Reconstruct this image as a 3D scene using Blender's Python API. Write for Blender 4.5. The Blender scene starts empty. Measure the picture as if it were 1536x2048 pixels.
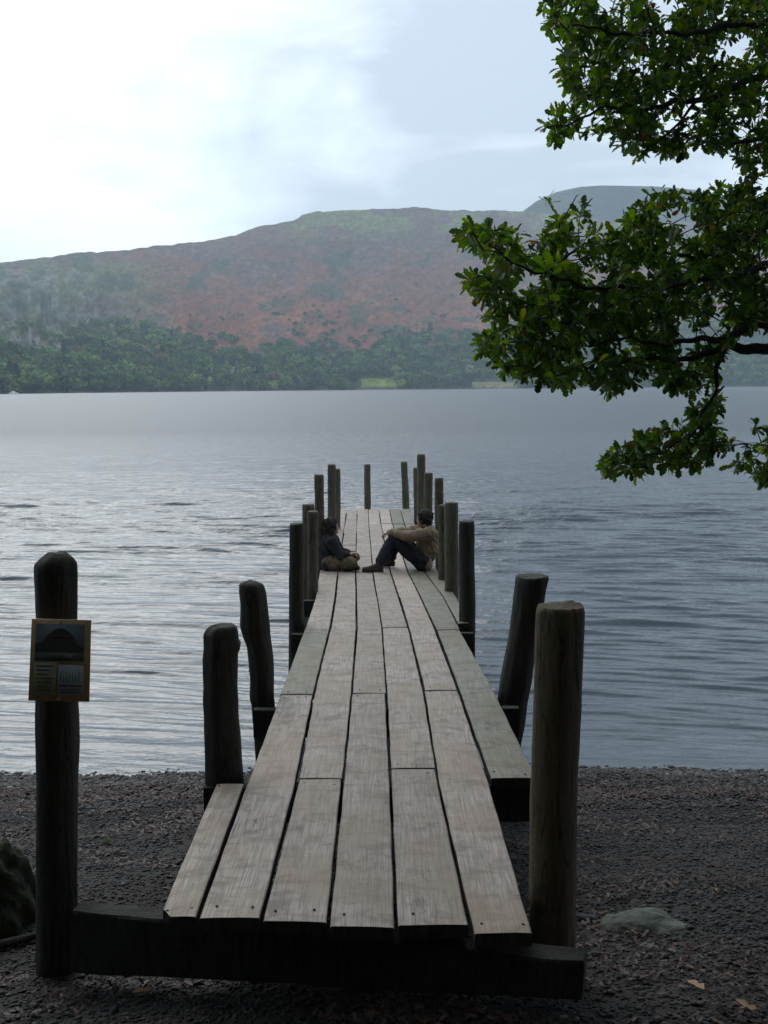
import bpy, bmesh, math, random
import numpy as np
from mathutils import Vector, Matrix
random.seed(7); rng = np.random.default_rng(7)
SC = bpy.context.scene
COL = SC.collection
R = math.radians

# ------------------------------------------------------------------ camera
H = 2.95; F = 2150.0; CX, CY = 768.0, 1024.0
PITCH = math.atan(249/F); ROLL = R(0.40)
fwd = np.array([0, math.cos(PITCH), -math.sin(PITCH)])
r0 = np.array([1.0, 0, 0]); u0 = np.array([0, math.sin(PITCH), math.cos(PITCH)])
rt = math.cos(ROLL)*r0 - math.sin(ROLL)*u0
up = math.sin(ROLL)*r0 + math.cos(ROLL)*u0
CAM = np.array([0, 0, H])
def ray(px, py):
    return fwd + (px-CX)/F*rt - (py-CY)/F*up
def P(px, py, d):                     # the world point seen at a photo pixel, d metres along the axis
    return CAM + d*ray(px, py)
cd = bpy.data.cameras.new('camera'); cam = bpy.data.objects.new('camera', cd); COL.objects.link(cam)
M = Matrix(((rt[0], up[0], -fwd[0], 0), (rt[1], up[1], -fwd[1], 0), (rt[2], up[2], -fwd[2], H), (0, 0, 0, 1)))
cam.matrix_world = M
cd.sensor_fit = 'HORIZONTAL'; cd.sensor_width = 36; cd.lens = F/1536*36
cd.clip_start = 0.05; cd.clip_end = 30000
SC.camera = cam

# ------------------------------------------------------------------ noise
def _h(ix, iy, s):
    n = (ix.astype(np.int64)*374761393 + iy.astype(np.int64)*668265263 + s*1442695041) & 0xffffffff
    n = ((n ^ (n >> 13))*1274126177) & 0xffffffff
    n = (n ^ (n >> 16)) & 0xffffff
    return n/float(0xffffff)
def vnoise(x, y, s=0):
    x = np.asarray(x, float); y = np.asarray(y, float)
    ix = np.floor(x); iy = np.floor(y); fx = x-ix; fy = y-iy
    fx = fx*fx*(3-2*fx); fy = fy*fy*(3-2*fy)
    a = _h(ix, iy, s); b = _h(ix+1, iy, s); c = _h(ix, iy+1, s); d = _h(ix+1, iy+1, s)
    return (a*(1-fx)+b*fx)*(1-fy) + (c*(1-fx)+d*fx)*fy
def fbm(x, y, o=4, s=0):
    t = 0; a = .5; k = 0
    for i in range(o):
        t = t + a*vnoise(x*2**i+i*17.3, y*2**i-i*9.1, s+i); k += a; a *= .5
    return t/k            # 0..1
def sm(a, b, x):
    t = np.clip((x-a)/(b-a), 0, 1); return t*t*(3-2*t)

# ------------------------------------------------------------------ objects
def tag(o, label=None, cat=None, group=None, kind=None):
    if label: o['label'] = label
    if cat: o['category'] = cat
    if group: o['group'] = group
    if kind: o['kind'] = kind
    return o
ROOTLOC = {}
def empty(name, loc):
    o = bpy.data.objects.new(name, None); COL.objects.link(o); o.location = Vector([float(c) for c in loc])
    o.empty_display_size = .2
    ROOTLOC[o.name] = Vector(o.location); return o
def mk(name, V, Fc, mat, parent=None, smooth=True, col=None, centre=True, uv=None):
    """one mesh object from world-space verts V and faces Fc (array or list)"""
    V = np.asarray(V, dtype=np.float32)
    c = (V.min(0)+V.max(0))/2 if centre else np.zeros(3)
    me = bpy.data.meshes.new(name)
    Fa = None
    try:
        Fa = np.asarray(Fc, dtype=np.int32)
        if Fa.ndim != 2: Fa = None
    except Exception: Fa = None
    if Fa is None:
        me.from_pydata((V-c).tolist(), [], [list(map(int, f)) for f in Fc])
    else:
        n, k = Fa.shape
        me.vertices.add(len(V)); me.vertices.foreach_set('co', (V-c).ravel())
        me.loops.add(n*k); me.loops.foreach_set('vertex_index', Fa.ravel())
        me.polygons.add(n); me.polygons.foreach_set('loop_start', np.arange(0, n*k, k, dtype=np.int32))
        me.update(calc_edges=True)
    if smooth: me.polygons.foreach_set('use_smooth', np.ones(len(me.polygons), dtype=bool))
    if col is not None:
        a = me.color_attributes.new('Col', 'FLOAT_COLOR', 'POINT')
        cc = np.ones((len(V), 4), np.float32); cc[:, :3] = col
        a.data.foreach_set('color', cc.ravel())
    if uv is not None:
        l = me.uv_layers.new(name='UVMap'); vi = np.zeros(len(me.loops), np.int32)
        me.loops.foreach_get('vertex_index', vi)
        l.data.foreach_set('uv', np.asarray(uv, np.float32)[vi].ravel())
    me.materials.append(mat)
    me.validate()
    o = bpy.data.objects.new(name, me); COL.objects.link(o)
    o.location = Vector([float(x) for x in c])
    if parent is not None:
        o.parent = parent; o.location = o.location - wloc(parent)
    return o
def wloc(o):
    v = Vector(o.location); p = o.parent
    while p is not None: v += p.location; p = p.parent
    return v
def grid_faces(nr, nc):
    i = np.arange(nr-1)[:, None]; j = np.arange(nc-1)[None, :]
    a = (i*nc+j).ravel()
    return np.stack([a, a+1, a+nc+1, a+nc], 1)

# ------------------------------------------------------------------ materials
def mat(name):
    m = bpy.data.materials.new(name); m.use_nodes = True
    nt = m.node_tree; b = nt.nodes['Principled BSDF']
    return m, nt, b
def N(nt, t, **kw):
    n = nt.nodes.new(t)
    for k, v in kw.items():
        if k in n.inputs.keys() if isinstance(k, str) else False: n.inputs[k].default_value = v
        else: setattr(n, k, v)
    return n
def noise(nt, vec, scale, detail=4, rough=.55, dist=0):
    n = nt.nodes.new('ShaderNodeTexNoise'); n.inputs['Scale'].default_value = scale
    n.inputs['Detail'].default_value = detail; n.inputs['Roughness'].default_value = rough
    n.inputs['Distortion'].default_value = dist
    if vec is not None: nt.links.new(vec, n.inputs['Vector'])
    return n.outputs['Fac']
def ramp(nt, fac, stops):
    n = nt.nodes.new('ShaderNodeValToRGB'); e = n.color_ramp.elements
    while len(e) < len(stops): e.new(.5)
    for i, (p, c) in enumerate(stops):
        e[i].position = p; e[i].color = (c, c, c, 1) if not hasattr(c, '__len__') else (*c, 1)
    nt.links.new(fac, n.inputs['Fac']); return n.outputs['Color']
def mix(nt, fac, a, b, bt='MIX'):
    n = nt.nodes.new('ShaderNodeMix'); n.data_type = 'RGBA'; n.blend_type = bt
    for k, v in ((0, fac), (6, a), (7, b)):
        if hasattr(v, 'is_linked') or hasattr(v, 'links'): nt.links.new(v, n.inputs[k])
        elif k == 0: n.inputs[k].default_value = v
        else: n.inputs[k].default_value = (*v, 1)
    return n.outputs[2]
def math_(nt, op, a, b=0.0, c=None):
    n = nt.nodes.new('ShaderNodeMath'); n.operation = op
    for k, v in enumerate((a, b) if c is None else (a, b, c)):
        if hasattr(v, 'links'): nt.links.new(v, n.inputs[k])
        else: n.inputs[k].default_value = v
    return n.outputs[0]
def mapping(nt, vec, sc=(1, 1, 1), loc=(0, 0, 0), rot=(0, 0, 0)):
    n = nt.nodes.new('ShaderNodeMapping'); n.inputs['Scale'].default_value = sc
    n.inputs['Location'].default_value = loc; n.inputs['Rotation'].default_value = rot
    nt.links.new(vec, n.inputs['Vector']); return n.outputs['Vector']
def bump(nt, b, hgt, strength, dist, prev=None):
    n = nt.nodes.new('ShaderNodeBump'); n.inputs['Strength'].default_value = strength
    n.inputs['Distance'].default_value = dist; nt.links.new(hgt, n.inputs['Height'])
    if prev is not None: nt.links.new(prev, n.inputs['Normal'])
    if b is not None: nt.links.new(n.outputs['Normal'], b.inputs['Normal'])
    return n.outputs['Normal']
def tc(nt, what='Object'):
    return nt.nodes.new('ShaderNodeTexCoord').outputs[what]
def attr(nt, name='Col'):
    n = nt.nodes.new('ShaderNodeAttribute'); n.attribute_name = name; return n.outputs['Color']

def plank_material(name, tone, green=0.0, seed=0.0):
    m, nt, b = mat(name); L = nt.links
    geo = tc(nt, 'UV')
    rnd = nt.nodes.new('ShaderNodeObjectInfo').outputs['Random']
    off = nt.nodes.new('ShaderNodeCombineXYZ')
    L.new(math_(nt, 'MULTIPLY', rnd, 37.0), off.inputs[0]); L.new(math_(nt, 'MULTIPLY', rnd, 91.0), off.inputs[1])
    add = nt.nodes.new('ShaderNodeVectorMath'); add.operation = 'ADD'; L.new(geo, add.inputs[0]); L.new(off.outputs[0], add.inputs[1])
    v = add.outputs[0]
    gr = mapping(nt, v, (1, .018, 1))
    fine = noise(nt, gr, 170, 6, .62, .6)
    wide = noise(nt, mapping(nt, v, (1, .06, 1)), 30, 4, .7, 2.2)
    blot = noise(nt, mapping(nt, v, (.8, 1.1, 1)), 8, 7, .68, .5)
    spot = noise(nt, v, 45, 3, .5)
    c = ramp(nt, fine, [(.36, (tone[0]*.52, tone[1]*.50, tone[2]*.47)), (.5, tone), (.66, tuple(x*1.22 for x in tone))])
    c = mix(nt, math_(nt, 'MULTIPLY', ramp(nt, wide, [(.48, 0), (.58, 1)]), .55), c, tuple(x*.50 for x in tone))
    c = mix(nt, math_(nt, 'MULTIPLY', ramp(nt, blot, [(.49, 0), (.60, 1)]), .62), c, (tone[0]*.40, tone[1]*.39, tone[2]*.37))
    c = mix(nt, math_(nt, 'MULTIPLY', ramp(nt, noise(nt, mapping(nt, v, (1, 1, 1), (5, 3, 0)), 3.2, 4), [(.5, 0), (.7, 1)]), .35+green), c, (tone[0]*.66, tone[1]*(.68+.2*green), tone[2]*.62))
    c = mix(nt, ramp(nt, spot, [(.70, 0), (.76, 1)]), c, (.03, .028, .025))
    # long drying cracks
    cr = noise(nt, mapping(nt, v, (1, .07, 1), (11, 2, 0)), 26, 2, .5, .8)
    ab = math_(nt, 'ABSOLUTE', math_(nt, 'SUBTRACT', cr, .5))
    line = math_(nt, 'MULTIPLY', ramp(nt, ab, [(.0, 1), (.010, 0)]), ramp(nt, noise(nt, mapping(nt, v, (1, .4, 1), (3, 8, 0)), 6, 2), [(.49, 0), (.55, 1)]))
    c = mix(nt, math_(nt, 'MULTIPLY', line, .85), c, (.02, .018, .016))
    kv = nt.nodes.new('ShaderNodeTexVoronoi'); kv.inputs['Scale'].default_value = 2.4; L.new(mapping(nt, v, (1.9, .8, 1)), kv.inputs['Vector'])
    c = mix(nt, math_(nt, 'MULTIPLY', ramp(nt, kv.outputs['Distance'], [(.05, 1), (.10, 0)]), .7), c, (tone[0]*.30, tone[1]*.26, tone[2]*.22))
    ew = nt.nodes.new('ShaderNodeTexNoise'); ew.inputs['Scale'].default_value = 1.6; ew.inputs['Detail'].default_value = 6; L.new(mapping(nt, v, (1, 1, 1), (9, 9, 0)), ew.inputs['Vector'])
    c = mix(nt, math_(nt, 'MULTIPLY', ramp(nt, ew.outputs['Fac'], [(.42, 0), (.58, 1)]), .55), c, (tone[0]*.72, tone[1]*.62, tone[2]*.50))
    # tone changes from board to board
    hs = nt.nodes.new('ShaderNodeHueSaturation'); L.new(c, hs.inputs['Color'])
    L.new(math_(nt, 'MULTIPLY_ADD', rnd, .36, .80), hs.inputs['Value'])
    L.new(hs.outputs[0], b.inputs['Base Color'])
    L.new(ramp(nt, blot, [(.35, .50), (.65, .66)]), b.inputs['Roughness']); b.inputs['Specular IOR Level'].default_value = .4
    n1 = bump(nt, None, fine, .55, .0025)
    n2 = bump(nt, None, line, -.8, .006, n1)
    bump(nt, b, blot, .3, .006, n2)
    return m
M_PLANK = plank_material('weathered_plank', (.39, .325, .27))
M_PLANKG = plank_material('algae_plank', (.215, .20, .145), .3)

def post_material(name, dark, mid, lich):
    m, nt, b = mat(name); L = nt.links
    o = tc(nt, 'Object')
    g = noise(nt, mapping(nt, o, (1, 1, .10)), 55, 5, .65, .5)
    bl = noise(nt, o, 5, 4, .6)
    c = ramp(nt, g, [(.3, dark), (.7, mid)])
    c = mix(nt, math_(nt, 'MULTIPLY', ramp(nt, bl, [(.48, 0), (.66, 1)]), .6), c, lich)
    L.new(c, b.inputs['Base Color']); b.inputs['Roughness'].default_value = .8
    ck = math_(nt, 'ABSOLUTE', math_(nt, 'SUBTRACT', noise(nt, mapping(nt, o, (1, 1, .12)), 16, 2, .5, .6), .5))
    cr = ramp(nt, ck, [(.0, 1), (.02, 0)])
    c2 = mix(nt, math_(nt, 'MULTIPLY', cr, .85), c, tuple(x*.2 for x in dark)); L.new(c2, b.inputs['Base Color'])
    n1 = bump(nt, None, g, .9, .012); n1 = bump(nt, None, cr, -.9, .02, n1)
    bump(nt, b, noise(nt, o, 14, 4, .6), .6, .02, n1)
    return m
M_POST = post_material('old_post_bark', (.016, .013, .009), (.045, .038, .027), (.04, .046, .026))
M_POSTG = post_material('grey_green_post', (.05, .043, .028), (.155, .13, .085), (.10, .105, .055))
M_POSTB = post_material('smooth_brown_post', (.075, .052, .027), (.15, .105, .055), (.075, .085, .036))
M_BEAM = post_material('dark_wet_beam', (.012, .010, .008), (.035, .030, .024), (.03, .035, .02))

# ------------------------------------------------------------------ deck profile (world y -> z of the walking surface)
prof_rows = [1850, 1568, 1388, 1257, 1193, 1142, 1048, 1017]
prof_d = [3.47, 4.87, 6.47, 8.97, 11.13, 13.55, 20.0, 22.5]
pp = np.array([P(768, y, d) for y, d in zip(prof_rows, prof_d)])
PY = pp[:, 1]; PZ = pp[:, 2].copy()
PZ[1:-1] = (pp[:-2, 2] + 2*pp[1:-1, 2] + pp[2:, 2])/4
def dz(y): return np.interp(y, PY, PZ)
def on_deck(px, py):
    d = ray(px, py)
    lo, hi = 2.0, 40.0
    for _ in range(50):
        m = (lo+hi)/2; q = CAM+m*d
        z = dz(q[1]) if q[1] < PY[-1] else PZ[-1]
        if q[2] > z: lo = m
        else: hi = m
    return CAM+lo*d
BND = {  # photo x of the plank boundaries, row by row
 1850: [306, 390, 519, 657, 793, 942, 1066, None, None],
 1568: [429, 491.6, 593, 685.7, 781.8, 878, 981.5, 1083, None],
 1388: [None, 559.6, 627.5, 702.5, 772.9, 848.8, 920, 995, None],
 1257: [None, 609.7, 660, 712.9, 764.4, 816.9, 870.9, 920, 946],
 1193: [None, 631, 670.9, 712.2, 754, 797.6, 841, 886, 914],
 1142: [None, 638.8, 675.4, 710.7, 745.8, 780.5, 815, 848.5, 877],
 1048: [None, 674, 690, 713.7, 737.7, 762, 785, 809, 830],
 1017: [None, 680.8, 694, 714.6, 736.5, 758, 778, 800.6, 820.6]}
bx = []
for k in range(9):
    pts = [on_deck(BND[r][k], r) for r in sorted(BND, reverse=True) if BND[r][k] is not None]
    bx.append((np.array([p[1] for p in pts]), np.array([p[0] for p in pts])))
def bX(k, y):
    ys, xs = bx[k]
    if y < ys[0]: return xs[0]+(xs[1]-xs[0])/(ys[1]-ys[0])*(y-ys[0])
    return float(np.interp(y, ys, xs))
def rowY(py, px=768): return on_deck(px, py)[1]

# ------------------------------------------------------------------ jetty
near = on_deck(720, 1850)
jetty = tag(empty('jetty', (near[0], near[1], near[2]-.3)), 'long narrow wooden plank jetty on rough log posts running out into the lake', 'jetty')
TH = .048
M_NAIL, nt_, b_ = mat('rusty_nail'); b_.inputs['Base Color'].default_value = (.022, .018, .015, 1); b_.inputs['Roughness'].default_value = .7
def nail_mesh():
    me = bpy.data.meshes.new('nail'); bm = bmesh.new()
    bmesh.ops.create_cone(bm, cap_ends=True, segments=8, radius1=.0055, radius2=.0045, depth=.003)
    bm.to_mesh(me); bm.free(); me.materials.append(M_NAIL); return me
NAIL = nail_mesh()
M_END = post_material('shaded_end_grain', (.022, .016, .012), (.06, .042, .034), (.03, .03, .02))  # weathered brown with shade put into the colour: board ends, sides, undersides
def plank(col, ya, yb, mt, ga=.010, chamf=None, nails=True, sk0=0.0):
    r = random.Random(col*100+int(ya*10))
    gl = r.uniform(.004, .012); gr_ = r.uniform(.004, .012)
    zo = r.uniform(-.004, .004)
    ya += ga*.5; yb -= ga*.5
    n = max(4, int((yb-ya)/(.04 if ya < 6 else .10))); V = []; UV = []
    ph = r.uniform(0, 6)
    for i in range(n+1):
        t = i/n; y = ya+(yb-ya)*t
        xl = bX(col, y)+gl+.0012*math.sin(y*1.7+ph)+.0010*math.sin(y*11+ph); xr = bX(col+1, y)-gr_+.0012*math.sin(y*1.5+ph*2)+.0010*math.sin(y*13+ph)
        z = float(dz(y))+zo+.002*math.sin(y*1.9+ph)
        sk = sk0*(1-t)+r.uniform(-.002, .002)*(i in (0, n))
        w = xr-xl; b = .004
        ring = [(xl, z-b), (xl+b, z), (xl+w*.3, z+.0015), (xl+w*.7, z+.0015), (xr-b, z), (xr, z-b), (xr, z-TH), (xl, z-TH)]
        e = .003 if i in (0, n) else 0
        for j, (x, zz) in enumerate(ring):
            yy = y
            if j in (0, 1): x += .003*max(0, float(vnoise(y*9+col, ph, 5))-.6)*2; zz -= .004*max(0, float(vnoise(y*14+col, ph, 6))-.55)
            if chamf and i <= 9 and j in (0, 1, 7):          # broken outer corner of the first board
                yy = y + chamf*(1-i/10.0)
            if i in (0,): yy += sk*((x-xl)/w*2-1) + r.uniform(-.0015, .0015)
            if i in (n,): yy += r.uniform(-.003, .003)
            V.append((x, yy, zz-e*(j < 6))); UV.append((x*1.0 if j < 6 else x+.05*(zz-z), yy))
    Fc = []
    for i in range(n):
        for j in range(8):
            a = i*8+j; b2 = i*8+(j+1) % 8
            Fc.append((a, b2, b2+8, a+8))
    Fc.append(tuple(range(8))[::-1]); Fc.append(tuple(n*8+j for j in range(8)))
    Fc = [f[::-1] for f in Fc]
    o = mk('plank', V, Fc, mt, jetty, smooth=False, uv=UV)
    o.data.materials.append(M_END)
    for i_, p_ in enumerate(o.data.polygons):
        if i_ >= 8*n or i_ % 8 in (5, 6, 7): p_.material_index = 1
    if nails and ya < 9.5:
        for end in (ya+.06, yb-.06):
            if end > 9.5: continue
            for fx in (.2, .8):
                if r.random() < .1: continue
                y = end+r.uniform(-.03, .03); xl, xr = bX(col, y), bX(col+1, y)
                x = xl+(xr-xl)*(fx+r.uniform(-.05, .05))
                c = bpy.data.objects.new('nail', NAIL); COL.objects.link(c); c.parent = o
                c.location = Vector((x, y, float(dz(y))+zo+.0025)) - wloc(o)
    return o
Yn = {0: rowY(1836, 350), 1: rowY(1836, 450), 2: rowY(1842, 590), 3: rowY(1853, 720), 4: rowY(1847, 860), 5: rowY(1865, 1000)}
r1560, r1388, r1257, r1193, r1142, r1112, r1048, r1018 = (rowY(v) for v in (1560, 1388, 1257, 1193, 1142, 1112, 1048, 1018))
r1536 = rowY(1536)
cols = {0: [Yn[0], rowY(1566, 460)], 1: [Yn[1], r1388, r1257, rowY(1120), r1048, r1018], 2: [Yn[2], rowY(1557), rowY(1254), rowY(1090), r1018+.01],
        3: [Yn[3], r1388+.03, r1193, r1112, r1018], 4: [Yn[4], r1536, rowY(1255), r1048, r1018+.01], 5: [Yn[5], rowY(1381), r1193, r1048+.1, r1018],
        6: [rowY(1555, 1020), rowY(1259, 890), rowY(1160, 850), r1048, r1018], 7: [rowY(1246, 935), rowY(1161, 880), r1048, r1018]}
for c, ys in cols.items():
    for i in range(len(ys)-1):
        mt = M_PLANKG if (c in (6, 7) or (c == 1 and i in (0, 1)) or c == 0) and not (c == 0) else M_PLANK
        if c == 1 and i == 0: mt = M_PLANK
        o = plank(c, ys[i], ys[i+1], mt, chamf=.05 if (c == 0) else None, sk0=-.006 if c in (2, 3) else 0)
        if c == 6 and i == 0: tag(o, 'greenish split outer board starting behind the smooth round post')
        if c == 0: tag(o, 'short outermost board with a broken corner')

def box_between(name, a, b, hgt, thick, mt, parent, rough=.004, hb=None):
    """a bar whose top edge runs a -> b (world points), hanging down by hgt (hb at b)"""
    a = np.array(a); b = np.array(b); L = np.linalg.norm(b-a); d = (b-a)/L
    s = np.cross(d, [0, 0, 1]); s /= np.linalg.norm(s)
    n = max(3, int(L/.12)); V = []
    for i in range(n+1):
        t = i/n; c = a+(b-a)*t; hh = hgt+(((hb or hgt)-hgt)*t)
        for (q, w) in ((-.5, -.03), (-.45, 0), (.45, 0), (.5, -.03), (.5, -1), (-.5, -1)):
            p = c+s*thick*q+np.array([0, 0, 1])*(w*hh if w == -1 else w*.25)
            V.append(p+rng.uniform(-rough, rough, 3))
    Fc = []
    for i in range(n):
        for j in range(6):
            q = i*6+j; w = i*6+(j+1) % 6
            Fc.append((q, q+6, w+6, w))
    Fc.append(tuple(range(6))); Fc.append(tuple(n*6+j for j in range(6))[::-1])
    Fc = [f[::-1] for f in Fc]
    return mk(name, V, Fc, mt, parent, smooth=False)

def ground_raw(x, y):
    sh = 8.05 + .10*np.sin(x*.9+1.0) - .10*sm(-2.5, 0, x) + .25*(fbm(x*.25+3, y*0+1.5, 2, 5)-.5)   # shoreline distance
    z = np.where(y > 4, (sh-y)/(sh-4.0)*(.80), np.where(y > 3.2, .80+(4.0-y)*.22, .976+(3.2-y)*.07))
    z = np.where(y > sh, -(y-sh)*.10, z)
    z = np.where(y < -3, z+(-3-y)*.05, z)
    return z
def ground_z(x, y):
    x = np.asarray(x, float); y = np.asarray(y, float)
    z = ground_raw(x, y)
    z = z + (fbm(x*1.3, y*1.3, 4, 11)-.5)*.09*sm(8.3, 7.3, y) + (fbm(x*6, y*6, 3, 21)-.5)*.025*sm(8.3, 7.6, y)
    z = z + .05*np.exp(-((y-7.35-.1*np.sin(x*.7))/.32)**2)
    z = z + .05*sm(.5, 2.5, x)*sm(5.5, 3.5, y) - .10*sm(.1, -.9, x)*sm(5.2, 4.2, y)
    return z

def traced_post(rows, d, mt, bottom_px, cham=False, name='post', seg=28, seedn=0, cap=.0, label=None):
    """rows: (y, x_left, x_right) photo outline at axis distance d; goes down vertically to the bed after the last row"""
    rows = sorted(rows)
    y0 = rows[0][0]; kx = (y0-775)/F; wd = np.interp(y0+12, [r[0] for r in rows], [r[2]-r[1] for r in rows])
    y1 = y0+wd/2*kx; ri = [(y1, np.interp(y1+wd*.05, [r[0] for r in rows], [r[1] for r in rows])+wd*.03, np.interp(y1+wd*.05, [r[0] for r in rows], [r[2] for r in rows])-wd*.03)]
    if not cham: rows = ri+[r for r in rows if r[0] > y1+wd*.06]
    ys = np.array([r[0] for r in rows], float); xl = np.array([r[1] for r in rows], float); xr = np.array([r[2] for r in rows], float)
    C = []; RR = []
    s = np.arange(ys[0], ys[-1]+.1, max(2.5, (ys[-1]-ys[0])/90))
    for y in s:
        a = np.interp(y, ys, xl); b = np.interp(y, ys, xr)
        C.append(P((a+b)/2, y, d)); RR.append((b-a)/2/F*d)
    C = np.array(C); RR = np.array(RR)
    yc = C[0, 1]; C[:, 1] = yc + (C[:, 1]-yc)*.0 + (0 if seedn == 0 else .01)*np.sin(C[:, 2]*4+seedn)   # stand upright in depth
    # keep the outline where it is: re-project the centres onto the plane y = yc
    for i, y in enumerate(s):
        a = np.interp(y, ys, xl); b = np.interp(y, ys, xr); q = ray((a+b)/2, y); k = (yc-CAM[1])/q[1]
        C[i] = CAM+k*q; RR[i] = (b-a)/2/F*k
    zb = -.9 if yc > 7.5 else float(ground_z(C[-1, 0], yc))-.25
    if C[-1, 2] > zb:
        m = max(2, int((C[-1, 2]-zb)/.06)); dirv = (C[-1]-C[-min(12, len(C))]); dirv = dirv/abs(dirv[2])
        for i in range(1, m+1):
            C = np.vstack([C, C[-1]+dirv*((C[-1, 2]-zb)/max(1, m-i+1))]); RR = np.append(RR, RR[-1])
    return rings_post(C, RR, mt, name, seg, seedn, label)
def rings_post(C, RR, mt, name='post', seg=24, seedn=0, label=None, parent=None, amp=.05):
    n = len(C); V = []
    th = np.linspace(0, 2*np.pi, seg, endpoint=False)
    for i in range(n):
        nz = vnoise(np.cos(th)*1.6+seedn*5.1+10, C[i, 2]*3.0+np.sin(th)*1.6+seedn*3.3, seedn)-.5
        nf = vnoise(th*9/np.pi, C[i, 2]*1.2+seedn, seedn+9)-.5
        # depth-wise radius wobbles, side-to-side radius follows the outline
        rr = RR[i]*(1+amp*2*nz*np.abs(np.sin(th))+.08*nf-.05*(vnoise(th*14/np.pi+seedn, C[i, 2]*.8, seedn+20) > .72))*(1+.035*(float(vnoise(C[i, 2]*14+seedn, seedn, 3))-.5))
        V.append(np.stack([C[i, 0]+rr*np.cos(th), C[i, 1]+rr*np.sin(th), np.full(seg, C[i, 2])+ (nz*.008+.006*(vnoise(th*5, seedn, 4)-.5) if i < 3 else 0)], 1))
    V = np.concatenate(V)
    Fc = []
    for i in range(n-1):
        for j in range(seg):
            a = i*seg+j; b = i*seg+(j+1) % seg
            Fc.append((a, a+seg, b+seg, b))
    top = V[:seg].mean(0); V = np.vstack([V, top[None], V[:seg]*.5+top*.5+np.array([0, 0, .0015])])
    ti = n*seg; V[ti, 2] += .001
    for j in range(seg):
        a = j; b = (j+1) % seg; ia = ti+1+j; ib = ti+1+(j+1) % seg
        Fc.append((a, b, ib, ia)); Fc.append((ia, ib, ti))
    o = mk(name, V, Fc, mt, parent or jetty)
    for p_ in o.data.polygons[(n-1)*seg:]: p_.use_smooth = False
    if label: o['label'] = label
    return o
def sc3(rows, k, ox, oy): return [(y/k+oy, a/k+ox, b/k+ox) for (y, a, b) in rows]

D_SIGN = 3.95; D_BIG = 3.62
traced_post([(1106, 92, 134), (1108, 87, 139), (1124, 70, 152), (1131, 69, 153), (1180, 70, 155), (1235, 74, 153), (1420, 73, 156), (1490, 74, 158), (1560, 75, 156), (1700, 75, 155), (1955, 74, 156), (1990, 73, 157)],
            D_SIGN, M_POST, None, cham=True, seedn=1, label='thick dark post with a bevelled top carrying the notice')
traced_post(sc3([(468, 1160, 1288), (471, 1150, 1296), (492, 1124, 1304), (510, 1113, 1307), (548, 1114, 1310), (565, 1115, 1322), (600, 1113, 1319), (615, 1110, 1309), (640, 1107, 1308), (700, 1110, 1305), (850, 1112, 1305), (1000, 1117, 1312), (1100, 1120, 1322), (1320, 1122, 1335), (1390, 1120, 1338)], 2.743, 0, 1080),
            5.0, M_POST, None, cham=True, seedn=2, label='stout knotty dark post at the left edge of the boards')
traced_post(sc3([(228, 1335, 1412), (231, 1322, 1428), (246, 1310, 1446), (290, 1310, 1460), (350, 1318, 1465), (400, 1319, 1470), (470, 1315, 1478), (530, 1332, 1481), (580, 1352, 1490), (640, 1360, 1497), (760, 1370, 1502), (860, 1366, 1502), (900, 1378, 1506), (1000, 1386, 1512), (1100, 1393, 1518), (1230, 1401, 1526)], 2.743, 0, 1080),
            6.6, M_POST, None, cham=True, seedn=3, label='crooked dark post leaning towards the boards')
traced_post(sc3([(133, 125, 235), (136, 110, 250), (150, 96, 277), (165, 92, 278), (185, 88, 274), (260, 82, 255), (340, 72, 246), (450, 60, 229), (550, 40, 206), (650, 20, 193), (750, 2, 181), (870, -12, 156), (1000, -28, 141), (1100, -42, 122)], 2.866, 1000, 1100),
            6.7, M_POST, None, seedn=4, label='leaning dark post with a ragged flared top')
traced_post(sc3([(289, 290, 420), (292, 260, 450), (300, 232, 478), (325, 211, 488), (345, 208, 488), (600, 198, 480), (900, 190, 470), (1200, 180, 455), (1430, 170, 445), (2260, 166, 430), (2360, 166, 430)], 2.866, 1000, 1100),
            D_BIG, M_POSTB, None, seedn=0, label='smooth round brown post with a rounded top at the near right')
# slimmer posts farther out: x left, x right at the top, top y, axis distance, drift of the foot in px
slim = [(578, 609, 1045, 9.25, 0, 1), (917, 949, 1040, 9.25, 4, 1), (614, 637, 1021, 11.5, 0, 0), (604, 629, 1007, 12.2, 0, 0), (889, 917, 1003, 11.45, 0, 0),
        (875, 893, 1009, 12.6, 3, 0), (628, 648, 948, 13.75, 3, 0), (869, 887, 955, 13.9, 2, 0), (655, 672, 928, 16.6, 2, 0), (667, 681, 937, 18.6, 0, 0),
        (848, 866, 945, 16.3, -1, 0), (834, 850.5, 908, 17.4, 0, 0), (826, 839, 935, 20.5, 3, 0), (728, 741, 928, 22.75, 1, 0), (801, 815, 923, 22.9, 6, 0)]
for i, (a, b, yt, d, drift, k) in enumerate(slim):
    yb = CY + 0
    yb = 775+2.95*F/d
    hl = yb-yt
    w = (b-a)
    rows = [(yt, a+w*.10, b-w*.10), (yt+w*.06, a+.3, b-.3), (yt+w*.3, a, b)]
    for t in (.2, .4, .6, .8, 1.0):
        e = random.uniform(-.04, .04)*w; e2 = random.uniform(-.04, .04)*w
        rows.append((yt+hl*t, a+drift*t+e, b+drift*t+e2))
    traced_post(rows, d, M_POSTG if i > 1 else M_POST, None, seedn=10+i, seg=18)

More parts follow.
